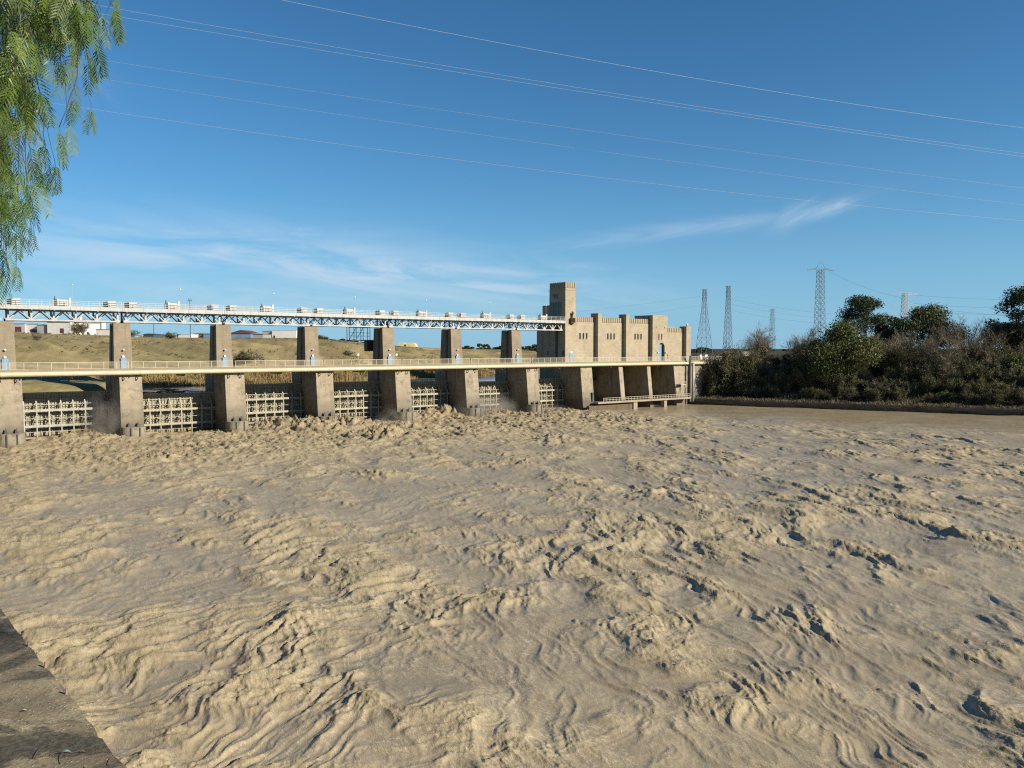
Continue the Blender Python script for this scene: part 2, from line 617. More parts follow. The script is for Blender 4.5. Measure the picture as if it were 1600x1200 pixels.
def water_mat():
    m, t, b = nodes_of('muddy_water')
    n = NT(t)
    v = n.co.outputs['Object']
    at = t.nodes.new('ShaderNodeAttribute')
    at.attribute_name = 'foam'
    foam = at.outputs['Fac']
    rot = t.nodes.new('ShaderNodeVectorRotate')
    rot.rotation_type = 'Z_AXIS'
    rot.inputs['Angle'].default_value = -TH
    n.link(v, rot.inputs['Vector'])
    flow = rot.outputs[0]
    big = n.noise(0.10, 5.0, 0.6, flow, 0.8)
    silt = n.mix(n.ramp(big, 0.35, 0.65), (0.232, 0.190, 0.122), (0.278, 0.229, 0.146))
    froth = n.mix(n.ramp(n.noise(0.8, 6.0, 0.7, flow), 0.35, 0.65), (0.250, 0.204, 0.120), (0.305, 0.251, 0.152))
    col = n.mix(foam, silt, froth)
    ac = t.nodes.new('ShaderNodeAttribute')
    ac.attribute_name = 'churn'
    col = n.mix(n.math('MULTIPLY', ac.outputs['Fac'], n.ramp(n.noise(0.9, 6.0, 0.7, flow), 0.35, 0.62, 0.35, 0.95)), col, (0.195, 0.150, 0.084))
    # thin foam threads lying on the water
    w1 = n.noise(0.55, 5.0, 0.6, n.map(flow, (1.0, 0.45, 1.0)), 1.8)
    l1 = n.ramp(n.math('ABSOLUTE', n.math('SUBTRACT', w1, 0.5)), 0.0, 0.012, 1.0, 0.0)
    w2 = n.noise(1.7, 4.0, 0.6, n.map(flow, (1.0, 0.5, 1.0)), 1.6)
    l2 = n.ramp(n.math('ABSOLUTE', n.math('SUBTRACT', w2, 0.5)), 0.0, 0.022, 1.0, 0.0)
    patch = n.ramp(n.noise(0.16, 4.0, 0.6, flow), 0.40, 0.58)
    lines = n.math('MULTIPLY', n.math('MAXIMUM', n.math('MULTIPLY', l1, 0.9), n.math('MULTIPLY', l2, 0.6)), n.math('ADD', n.math('MULTIPLY', patch, 0.55), 0.22))
    col = n.mix(lines, col, (0.50, 0.43, 0.31))
    n.link(col, b.inputs['Base Color'])
    ak = t.nodes.new('ShaderNodeAttribute')
    ak.attribute_name = 'calm'
    n.link(n.math('MULTIPLY', n.ramp(foam, 0.0, 0.8, 0.36, 0.75), n.ramp(ak.outputs['Fac'], 0.2, 0.8, 1.0, 0.55)), b.inputs['Roughness'])
    b.inputs['Specular IOR Level'].default_value = 0.42
    fine = n.noise(6.0, 3.0, 0.60, n.map(flow, (1.0, 0.7, 1.0)), 0.6)
    mid = n.noise(2.0, 4.0, 0.55, n.map(flow, (1.0, 0.45, 1.0)), 1.2)
    wr = n.noise(3.6, 4.0, 0.6, n.map(flow, (1.0, 0.30, 1.0)), 2.0)
    wr = n.ramp(n.math('ABSOLUTE', n.math('SUBTRACT', wr, 0.5)), 0.0, 0.10, 1.0, 0.0)
    h = n.math('ADD', n.math('MULTIPLY', mid, n.math('ADD', n.math('MULTIPLY', foam, 0.34), 0.13)), n.math('MULTIPLY', fine, n.math('ADD', n.math('MULTIPLY', foam, 0.14), 0.012)))
    h = n.math('ADD', h, n.math('MULTIPLY', wr, 0.035))
    n.bump(h, 0.70, 0.30, b)
    return m


M['water'] = water_mat()


def calm_mat():
    m, t, b = nodes_of('calm_muddy_water')
    n = NT(t)
    b.inputs['Base Color'].default_value = (0.198, 0.165, 0.1254, 1)
    b.inputs['Roughness'].default_value = 0.16
    n.bump(n.noise(0.8, 4.0, 0.6, n.map(n.base, (1.0, 0.5, 1.0))), 0.25, 0.3, b)
    return m


M['calm'] = calm_mat()


# ------------------------------------------------------------------ numpy noise
class Perlin:
    def __init__(self, seed):
        r = np.random.RandomState(seed)
        p = r.permutation(256)
        self.p = np.concatenate([p, p]).astype(np.int32)
        a = r.rand(256) * 2 * math.pi
        self.gx, self.gy = np.cos(a).astype(np.float32), np.sin(a).astype(np.float32)

    def __call__(self, x, y):
        x = np.asarray(x, dtype=np.float32)
        y = np.asarray(y, dtype=np.float32)
        xi = np.floor(x).astype(np.int32)
        yi = np.floor(y).astype(np.int32)
        xf, yf = x - xi, y - yi
        xi &= 255
        yi &= 255
        p = self.p

        def g(ix, iy, dx, dy):
            h = p[p[ix & 255] + (iy & 255)]
            return self.gx[h] * dx + self.gy[h] * dy
        u = xf * xf * xf * (xf * (xf * 6 - 15) + 10)
        w = yf * yf * yf * (yf * (yf * 6 - 15) + 10)
        n00 = g(xi, yi, xf, yf)
        n10 = g(xi + 1, yi, xf - 1, yf)
        n01 = g(xi, yi + 1, xf, yf - 1)
        n11 = g(xi + 1, yi + 1, xf - 1, yf - 1)
        a = n00 + u * (n10 - n00)
        c = n01 + u * (n11 - n01)
        return (a + w * (c - a)) * 1.5


NZ = [Perlin(100 + i) for i in range(24)]


def sstep(x, a, b):
    t = np.clip((x - a) / (b - a), 0, 1)
    return t * t * (3 - 2 * t)


def fbm(k, x, y, octs=4, gain=0.5):
    s, a = 0.0, 1.0
    for i in range(octs):
        s = s + a * NZ[(k + i) % 24](x * 2.03 ** i + 3.7 * i, y * 2.03 ** i - 5.1 * i)
        a *= gain
    return s


# ------------------------------------------------------------------ quay edge under the camera
QZ = CAM_Z - 1.65
ea, eb = at_z(0, 945, QZ), at_z(205, 1200, QZ)
EDIR = (ea - eb)
EDIR.z = 0
EDIR.normalize()
ENOR = Vector((-EDIR.y, EDIR.x, 0))
if ENOR.x < 0:
    ENOR = -ENOR                      # towards the river


def river_side(X, Y):
    return (X - eb.x) * ENOR.x + (Y - eb.y) * ENOR.y


B0X, B0Y = 58.0, 250.0
BX, BY = 0.879, -0.477               # right bank line (downstream)


def bank_e(X, Y):
    return (X - B0X) * -BY + (Y - B0Y) * BX


# ------------------------------------------------------------------ terrain
def terrain_z(X, Y):
    u, q = uq(X, Y)
    v = -q
    a = X / np.maximum(Y, 1.0)
    px = 800 + F_PX * a
    # upstream hill on the left
    cx = [-2000, -400, 0, 100, 170, 215, 330, 465, 500, 550, 575, 640, 700, 760, 900, 3000]
    yc = np.interp(px, cx, [519, 519, 521, 522, 524, 527.5, 527.5, 528, 530, 533.5, 537, 541.5, 544.5, 546, 547, 547])
    Zc = np.interp(px, cx, [330, 330, 335, 345, 350, 360, 400, 430, 430, 420, 420, 480, 650, 800, 900, 900])
    zc = CAM_Z + (545 - yc) * Zc / F_PX
    vs = np.interp(u, [-200, 17, 24, 38, 117, 140, 250, 600], [5, 6, 28, 36, 47, 49, 60, 100])
    uc, qc = uq(a * Zc, Zc)
    vc = -qc
    vsc = np.interp(uc, [-200, 0, 38, 117, 140, 250, 600], [10, 30, 36, 47, 49, 60, 100])
    d = v - vs
    s = np.clip(d / np.maximum(vc - vsc, 20), 0, 1.0)
    prof = np.interp(s, [0, 0.03, 0.09, 0.25, 0.55, 0.85, 1.0], [0, 0.12, 0.16, 0.42, 0.74, 0.94, 1.0])
    gul = -np.abs(NZ[3](u / 15 + v / 55, v / 90)) * 3.6 + NZ[4](u / 7 + v / 40, v / 45) * 0.8 + 0.9
    z_hill = 8.5 + (zc - 8.5) * prof + gul * np.sin(np.pi * np.clip(s, 0, 1)) ** 1.0
    far = np.clip((Y - Zc) / 1500.0, 0, 1)
    z_hill = np.where(s >= 1.0, zc + (np.minimum(zc, 14.0) - zc) * far, z_hill)
    z_res = np.interp(d, [-14, -3, 0], [4.0, 7.6, 8.5])
    z_up = np.where(d > 0, z_hill, z_res)
    # right bank
    e = np.where(v < 2.6, bank_e(X, Y), (u - 192.6))
    z_r = np.interp(e, [0, 2.5, 5.0, 9, 18, 28, 40, 120, 2000], [-3, -3, 2.0, 2.6, 7.5, 12.2, 13.2, 14, 14])
    z_r = z_r + np.where(e > 6, 0.5 * fbm(7, X / 9, Y / 9, 3), 0) * np.clip((400 - Y) / 100, 0, 1)
    # left bank downstream
    z_l = np.where(river_side(X, Y) < -0.8, 15.4, -3.0)
    z_dn = np.maximum(z_r, z_l)
    z = np.where(v < 2.6, z_dn, np.where((e > 0) & (a > 0.03), np.where(e > 6, np.maximum(z_r, np.minimum(z_up, 14.0)), z_r), z_up))
    z = np.where((v >= 2.6) & (v < 60) & (u < -11), 15.4, z)
    return z


az = np.radians(np.concatenate([np.arange(-180, -50, 5.0), np.arange(-50, 50.01, 0.22), np.arange(55, 180.1, 5.0)]))
rr = np.concatenate([np.geomspace(0.5, 120, 60), np.arange(122, 520, 2.0), np.geomspace(522, 30000, 70)])
A, R = np.meshgrid(az, rr)
X, Y = R * np.sin(A), R * np.cos(A)
Z = terrain_z(X, Y)
nr, na = X.shape
idx = np.arange(nr * na).reshape(nr, na)
quads = np.stack([idx[:-1, :-1], idx[:-1, 1:], idx[1:, 1:], idx[1:, :-1]], -1).reshape(-1, 4)[:, ::-1]
g = npmesh('ground', np.stack([X, Y, Z], -1).reshape(-1, 3), quads, M['ground'], None, True)
tag(g, 'dry olive and brown hillside, far plain and scrubby river bank', None, None, 'structure')

# ------------------------------------------------------------------ river
BOILS = [(135, 690, 7.0, 1.35), (250, 722, 5.75, 0.9), (330, 770, 5.75, 0.29), (430, 672, 6.0, 1.61), (480, 674, 7.0, 2.46), (545, 668, 6.0, 2.09), (612, 684, 5.0, 1.7), (655, 655, 6.0, 1.61), (700, 652, 6.0, 2.96), (735, 648, 5.0, 2.71), (775, 652, 5.0, 1.97), (800, 726, 4.6, 1.2), (590, 742, 4.6, 0.68), (880, 646, 8.0, 0.99), (705, 764, 3.45, 0.46), (1010, 778, 4.6, 0.63), (1320, 712, 5.75, 0.75), (1520, 706, 6.9, 0.83), (860, 690, 6.0, 0.99), (1310, 852, 3.68, 0.42), (390, 830, 4.6, 0.29), (690, 1000, 3.45, 0.34), (440, 998, 2.53, 0.34), (850, 915, 1.95, 0.38), (945, 985, 1.84, 0.38), (1400, 800, 6.9, 0.34), (1560, 850, 4.6, 0.38), (260, 1105, 1.84, 0.25), (1040, 1010, 1.84, 0.29), (730, 950, 2.53, 0.29), (1300, 1090, 2.3, 0.29), (1500, 1000, 3.45, 0.25), (360, 676, 6, 0.9), (580, 655, 5, 1.2), (640, 672, 5, 1.0), (830, 655, 6, 0.8)]


def river_surface(X, Y):
    u, q = uq(X, Y)
    wx = 3.0 * NZ[0](u / 13, q / 17) + 1.7 * NZ[1](u / 4.5, q / 5.5)
    wy = 3.4 * NZ[2](u / 15, q / 19) + 1.7 * NZ[5](u / 4.7, q / 5.2)
    sx = 0.45 * NZ[22](u / 1.9, q / 2.1)
    uu, qq = u + wx, q + wy
    e = bank_e(X, Y)
    calm = sstep(e, -80, -20) * sstep(u, 120, 165) * 0.85        # slack water below the powerhouse
    calm = np.maximum(calm, 0.6 * sstep(e, -32, -4))
    live = 1 - calm
    near_dam = np.exp(-((q - 24) / 24.0) ** 2) * sstep(u, -14, 8) * (1 - sstep(u, 126, 150))
    p1 = fbm(6, u / 9, q / 13, 3)
    p2 = fbm(13, u / 24, q / 34, 2)
    patch = sstep(p1 * 0.8 + p2 * 0.5, -0.60, 0.70)
    turb = np.clip(patch + near_dam * 0.9, 0, 1.4) * live
    swell = 0.42 * NZ[8](uu / 14, qq / 18) + 0.26 * NZ[9](uu / 6.5, qq / 8.5) + 0.10 * NZ[15](uu / 3.2, qq / 4.2)

    def folds(k, a, b_, l0, asp, octs=6, gain=0.52):
        """ridged multifractal: sharp curved crests, rubble near them, smooth sheets between"""
        tot, wgt, amp, l = 0.0, 1.0, 1.0, l0
        for i in range(octs):
            n_ = NZ[(k + i) % 24](a / l + 7.3 * i, b_ / (l * asp) - 3.1 * i)
            r_ = np.clip(1 - np.abs(n_) * 1.35, 0, 1) ** 2
            tot = tot + amp * r_ * wgt
            wgt = np.clip(r_ * wgt * 1.7 + 0.10, 0, 1)
            amp *= gain
            l *= 0.5
            asp = 1 + (asp - 1) * 0.72
        return tot
    # streaks lie along the dam on the left, and run towards the near bank on the right
    m_ = sstep(X + 9 * NZ[3](u / 16, q / 16) - 0.10 * Y, -24, 12)
    fa = folds(0, q + 0.5 * u + 1.1 * wy + 1.4 * sx, u - 0.3 * q + 1.1 * wx + sx, 2.9, 2.0)
    fb = folds(10, X * 0.98 + Y * 0.17 + 0.8 * wx + sx, Y * 0.98 - X * 0.17 + 0.8 * wy + 1.2 * sx, 2.8, 2.8)
    fo = fa * (1 - m_) + fb * m_
    ga = folds(15, q + 0.15 * u + 1.1 * wy + 2.0 * sx, u + 1.1 * wx + sx, 1.2, 2.2, 4)
    gb = folds(19, X + 0.30 * Y + 0.7 * wx + 1.5 * sx, Y - 0.30 * X + 0.7 * wy + sx, 1.15, 4.0, 4)
    go = ga * (1 - m_) + gb * m_
    far_ = sstep(np.hypot(X, Y), 60, 130)
    la = folds(2, q + 0.35 * u + 1.2 * wy + sx, u - 0.3 * q + 1.2 * wx + sx, 7.5, 2.2, 5, 0.42)
    lb = folds(12, X + 0.25 * Y + 1.2 * wx + sx, Y - 0.25 * X + 1.2 * wy + sx, 7.0, 2.6, 5, 0.42)
    lo_ = la * (1 - m_) + lb * m_
    fc = folds(5, u + 0.5 * wx, q + 0.5 * wy, 2.6, 1.2, 6, 0.58)
    boil = np.zeros_like(u)
    for bx, by, br, bh in BOILS:
        c = at_z(bx, by + 2, 0.0)
        bu, bq = uq(c.x, c.y)
        dd = ((u - bu + 0.5 * wx) ** 2 + ((q - bq + 0.5 * wy) * 0.85) ** 2) / (br * br)
        boil = boil + bh * np.exp(-dd * 1.6)
    act = (0.36 + 0.64 * np.clip(turb, 0, 1)) * (0.22 + 0.78 * live)
    h = 0.75 * swell * (0.30 + 0.70 * live) + (0.160 + 0.005 * m_) * (1 - 0.20 * far_) * fo * act + 0.090 * go * (0.5 + 0.5 * act) * (0.45 + 0.55 * live) + 0.06 * fc * act * patch
    h = h + 0.25 * lo_ * np.clip(turb + 0.15, 0, 1.1) * (0.2 + 0.8 * live)
    h = h + boil * (0.40 + 0.34 * fc) + near_dam * (0.40 * fc + 0.14 * np.abs(NZ[18](u / 1.3, q / 1.3)))
    crest = (0.62 * fo + 0.55 * lo_) * (0.25 + 0.75 * np.clip(turb, 0, 1)) * live + 0.30 * fc * turb + 0.18 * go * live
    rough = sstep(crest - 0.12 + 0.5 * np.clip(boil, 0, 1.2) + 0.45 * near_dam + 0.22 * NZ[13](u / 2.3, q / 2.9), 0.42, 1.25)
    r3 = np.clip(1 - np.abs(NZ[16]((u + sx) / 0.55, (q + sx) / 0.70)) * 1.4, 0, 1) ** 2
    r4 = np.clip(1 - np.abs(NZ[17](u / 0.27, q / 0.33)) * 1.4, 0, 1) ** 2
    h = h + (0.050 * r3 + 0.042 * r4) * (0.03 + 1.0 * rough)
    spike = np.clip(NZ[19](u / 0.9, q / 0.9), 0, 1) * np.clip(NZ[20](u / 0.45, q / 0.45), 0, 1)
    h = h + 1.7 * spike * np.clip(boil * 0.9 + near_dam * 0.6, 0, 1.3)
    foam = np.clip(rough * 0.92 + 0.16 * NZ[21](u / 2.1, q / 3.0), 0, 1)
    back = 0.70 * (0.20 * fo * act + 0.30 * lo_ * np.clip(turb, 0, 1) + 0.30 * boil)     # crests fall back upstream
    churn = np.clip(near_dam * 0.75 + 0.45 * np.clip(boil, 0, 1.2), 0, 1) * (0.55 + 0.45 * rough)
    return h, foam, back, churn, calm


az = np.radians(np.arange(-43.0, 43.01, 0.085))
rr = [17.0]
while rr[-1] < 300:
    r = rr[-1]
    rr.append(r + min(max(0.05, r * r / (774 * 18.0) * 0.9), 0.42))
rr = np.array(rr)
A, R = np.meshgrid(az, rr)
X, Y = R * np.sin(A), R * np.cos(A)
h, foam, back, churn, calm = river_surface(X, Y)
XX = X - NX * back
YY = Y - NY * back
nr, na = X.shape
idx = np.arange(nr * na, dtype=np.int32).reshape(nr, na)
quads = np.stack([idx[:-1, :-1], idx[1:, :-1], idx[1:, 1:], idx[:-1, 1:]], -1).reshape(-1, 4)[:, ::-1]
U_, Q_ = uq(X, Y)
keep = ((Q_ > -3.0) & (bank_e(X, Y) < 2.2) & (river_side(X, Y) > -1.5)).ravel()
quads = quads[keep[quads[:, 0]] & keep[quads[:, 2]]]
used = np.zeros(nr * na, dtype=bool)
used[quads.ravel()] = True
remap = np.cumsum(used) - 1
vv = np.stack([XX, YY, h], -1).reshape(-1, 3)[used]
w = npmesh('river_water', vv, remap[quads], M['water'], None, True, {'foam': foam.ravel()[used], 'churn': churn.ravel()[used], 'calm': calm.ravel()[used]})
tag(w, 'churning muddy brown flood water below the dam', None, None, 'structure')

mb = MB()
c = [FR(-30, -2.6, 8.55), FR(196, -2.6, 8.55), FR(196, -75, 8.55), FR(-30, -75, 8.55)]
mb.add(c, [(0, 1, 2, 3)])
tag(mb.build('reservoir_water', M['calm']), 'calm lavender brown water held above the gates', None, None, 'structure')


# ------------------------------------------------------------------ quay underfoot
def quay_mat():
    m, t, b = nodes_of('mossy_aggregate_concrete')
    n = NT(t)
    v = n.co.outputs['Object']
    big = n.noise(1.1, 6.0, 0.6, v, 0.6)
    col = n.mix(n.ramp(big, 0.42, 0.60), (0.150, 0.118, 0.068), (0.33, 0.27, 0.16))
    vo = t.nodes.new('ShaderNodeTexVoronoi')
    vo.inputs['Scale'].default_value = 60.0
    n.link(v, vo.inputs['Vector'])
    chips = n.math('MULTIPLY', n.ramp(vo.outputs['Distance'], 0.12, 0.36, 1.0, 0.0), n.ramp(n.noise(30.0, 3.0, 0.6, v), 0.50, 0.60))
    col = n.mix(n.math('MULTIPLY', chips, 0.85), col, (0.50, 0.44, 0.31))
    col = n.mix(n.ramp(n.noise(55.0, 4.0, 0.7, v), 0.45, 0.66, 0.0, 0.65), col, (0.06, 0.05, 0.034))
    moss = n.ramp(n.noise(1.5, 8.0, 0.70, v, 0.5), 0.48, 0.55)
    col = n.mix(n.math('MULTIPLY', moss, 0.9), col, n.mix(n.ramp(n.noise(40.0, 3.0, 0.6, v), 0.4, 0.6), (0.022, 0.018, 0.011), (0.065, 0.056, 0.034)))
    n.link(col, b.inputs['Base Color'])
    b.inputs['Roughness'].default_value = 0.9
    n.bump(n.math('ADD', n.noise(60.0, 5.0, 0.7, v), chips), 0.6, 0.008, b)
    return m


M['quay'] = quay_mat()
M['stub'] = plain('flaking_iron', (0.30, 0.20, 0.14), 0.85, 0.3, 60.0)
L0 = eb - EDIR * 14
L1 = eb + EDIR * 164
pts = [L0, L1, L1 - ENOR * 20, L0 - ENOR * 20]
mb = MB()
rq = random.Random(8)
ts = [-14 + 0.06 * k for k in range(460)] + [14 + 6 * k for k in range(26)]
rows = []
for t_ in ts:
    base = eb + EDIR * t_
    j1 = rq.gauss(0, 0.004) + (rq.uniform(0.01, 0.035) if rq.random() < 0.07 else 0) + 0.003 * math.sin(t_ * 2.1) * math.sin(t_ * 5.3)
    j2 = 0.012 + abs(rq.gauss(0, 0.006))
    p0 = base - ENOR * 20
    p1 = base - ENOR * (0.05 + abs(j1))
    p2 = base - ENOR * (j1 + 0.012)
    p3 = base - ENOR * j1 * 0.3
    rows.append([(p0.x, p0.y, QZ), (p1.x, p1.y, QZ), (p2.x, p2.y, QZ - j2 * 0.35), (p3.x, p3.y, QZ - j2 - 0.02), (p3.x, p3.y, -3), (p0.x, p0.y, -3)])
fs = []
for k in range(len(rows) - 1):
    for c in range(5):
        fs.append((k * 6 + c, k * 6 + c + 1, (k + 1) * 6 + c + 1, (k + 1) * 6 + c))
mb.add([p for r_ in rows for p in r_], fs)
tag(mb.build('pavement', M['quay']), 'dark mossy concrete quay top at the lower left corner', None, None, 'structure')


def on_quay(x, y):
    p = at_z(x, y, QZ)
    return p


for (px_, py_, lab) in ((45, 1009, 'rusty metal stub farthest along the quay edge'), (71, 1042, 'rusty metal stub between two others at the quay edge'),
                        (104, 1084, 'rusty metal stub nearest the camera, broad shadow beside it')):
    p = on_quay(px_, py_)
    o = MB().box(-0.006, 0.006, -0.004, 0.004, -0.01, 0.026).build('metal_stub', M['stub'])
    o.location = p
    o.rotation_euler = (0.05, 0.03, TH + 0.3)
    tag(o, lab, 'metal stub', 'rusty stubs along the quay edge')


def leaf_thing(name, px_, py_, ln, wd, m, rot, label, cat):
    p = on_quay(px_, py_)
    mb = MB()
    n = 9
    top, bot = [], []
    for k in range(n):
        t = k / (n - 1)
        ww = wd * math.sin(math.pi * (0.08 + 0.84 * t)) / 2
        zz = 0.004 + 0.006 * math.sin(3 * t + rot)
        top.append((ln * (t - 0.5), ww, zz))
        bot.append((ln * (t - 0.5), -ww, zz + 0.003))
    vs = top + bot
    fs = [(k + n, k + 1 + n, k + 1, k) for k in range(n - 1)]
    vs2 = [(x, y, z - 0.002) for x, y, z in vs]
    fs2 = [tuple(2 * n + i for i in reversed(f)) for f in fs]
    mb.add(vs + vs2, fs + fs2)
    o = mb.build(name, m)
    o.location = p
    o.rotation_euler = (0, 0, rot)
    return tag(o, label, cat)


leaf_thing('paper_scrap', 38, 1112, 0.026, 0.016, M['white'], 0.5, 'crumpled white scrap of paper on the quay concrete', 'litter')
leaf_thing('pale_leaf', 102, 1177, 0.042, 0.022, plain('bluish_leaf', (0.24, 0.33, 0.30), 0.6, 0.1, 20.0), 0.1, 'pale bluish oval leaf on the dark moss patch', 'leaf')
leaf_thing('fallen_leaf', 130, 1177, 0.022, 0.012, M['yleaf'], 0.6, 'small yellow leaf on moss right of the bluish leaf', 'leaf')
leaf_thing('fallen_leaf', 167, 1198, 0.024, 0.013, M['yleaf'], 1.6, 'small yellow leaf at the picture bottom near quay edge', 'leaf')
leaf_thing('fallen_leaf', 133, 1199, 0.018, 0.010, M['yleaf'], 2.4, 'small yellow leaf cut by the picture bottom edge', 'leaf')
rng = random.Random(5)
tw = [((52, 1186), (72, 1168), (100, 1172), 'thin pale twig curving left of the bluish leaf'), ((95, 1195), (98, 1180), (112, 1170), 'short forked twig just below the bluish leaf'),
      ((110, 1178), (140, 1172), (170, 1160), 'long thin twig running right from the bluish leaf'), ((168, 1196), (180, 1185), (196, 1190), 'dark bent twig beside the quay edge at bottom'),
      ((78, 1182), (92, 1179), (104, 1183), 'tiny straight twig under the bluish leaf')]
for a, b_, c_, lab in tw:
    P = [on_quay(*a), on_quay(*b_), on_quay(*c_)]
    ctr = P[1].copy()
    pts = []
    for k in range(9):
        t = k / 8
        q_ = P[0] * (1 - t) ** 2 + (P[1] * 2 - (P[0] + P[2]) * 0.5) * 2 * t * (1 - t) + P[2] * t * t
        pts.append(q_ - ctr + Vector((0, 0, 0.004 + 0.006 * math.sin(t * 3))))
    o = MB().tube(pts, [0.0015 - 0.0010 * k / 8 for k in range(9)], 5).build('twig', M['bark'])
    o.location = ctr
    tag(o, lab, 'twig')

# ------------------------------------------------------------------ the dam: piers
ORD = ['first', 'second', 'third', 'fourth', 'fifth', 'sixth', 'seventh', 'eighth', 'ninth', 'tenth']


def lower_poly(w, front, back=8.0):
    return [(-w, front), (w, front), (w, 1.7), (w - 0.45, 1.7), (w - 0.45, 2.9), (w, 2.9), (w, back), (-w, back), (-w, 2.9), (-w + 0.45, 2.9), (-w + 0.45, 1.7), (-w, 1.7)]


def upper_poly(w, front, back):
    return [(-w, front), (w, front), (w, 2.1), (w - 0.55, 2.1), (w - 0.55, 3.2), (w, 3.2), (w - 0.15, back), (-w + 0.15, back), (-w, 3.2), (-w + 0.55, 3.2), (-w + 0.55, 2.1), (-w, 2.1)]


def half_round(r, yfront, z0, z1, mb, n=18, depth=1.0):
    pa = [(-r, yfront + depth)] + [(-r * math.cos(math.pi * k / n), yfront - 1.7 * math.sin(math.pi * k / n)) for k in range(n + 1)] + [(r, yfront + depth)]
    return mb.loft(pa, z0, pa, z1)


def make_pier():
    t = thing('dam_pier', '', 'dam pier')
    MB().loft(lower_poly(2.08, -8.1), -3, lower_poly(2.0, -6.3), 13.1).build('lower_shaft', M['pier_low'], t)
    MB().loft(upper_poly(1.78, 0.0, 6.2), 12.8, upper_poly(1.55, 0.85, 5.7), 23.15).build('upper_shaft', M['pier_up'], t)
    nm = MB()
    half_round(2.2, -7.9, -3, 2.9, nm)
    nm.build('nose', M['nose'], t)
    for s in (-0.75, 0.85):
        h_ = MB()
        h_.add([(s - 0.30, -8.45, 2.88), (s + 0.30, -8.45, 2.88), (s + 0.30, -7.5, 2.88), (s - 0.30, -7.5, 2.88), (s, -7.9, 3.95)],
               [(3, 2, 1, 0), (0, 1, 4), (1, 2, 4), (2, 3, 4), (3, 0, 4)])
        h_.box(s - 0.10, s + 0.10, -9.66, -9.2, -2.5, 2.86)
        h_.build('slot_hood', M['dark'], t)
    d = MB().box(-0.52, 0.52, -0.10, 0.22, 13.95, 16.15).build('door', M['blue'], t)
    MB().box(0.30, 0.38, -0.16, -0.10, 14.9, 15.1).build('handle', M['steel_grey'], d)
    MB().box(-0.20, 0.20, -0.02, 0.30, 16.22, 16.65).build('house_sign', M['white'], t)
    MB().ball((0.05, 0.02, 17.8), 0.21).build('lamp', M['white'], t)
    for s in (-1.35, 1.05):            # hooked brackets under the pipe
        b = MB()
        b.tube([(s, -6.35, 12.75), (s, -6.75, 12.55), (s + 0.12, -7.0, 12.2), (s, -6.75, 11.95), (s, -6.4, 11.95)], 0.09, 6)
        b.build('pipe_bracket', M['dark'], t)
    return t


proto = make_pier()
plabs = ['dam pier cut by the left picture edge, beside the pale misty gate', 'dam pier between the pale gate and the gate carrying driftwood',
         'dam pier just right of the driftwood gate', 'dam pier standing third from left among the full ones, red roofed shed behind its left',
         'dam pier with dark inspection platform hanging behind its top', 'dam pier behind the tallest spray and boiling brown water', 'dam pier closest to the stone tower, last free shaft']
for i in range(7):
    p = proto if i == 0 else copy_tree(proto)
    p.location = FR(20 * i)
    p.rotation_euler = (0, 0, TH)
    tag(p, plabs[i], None, 'stone piers of the dam')


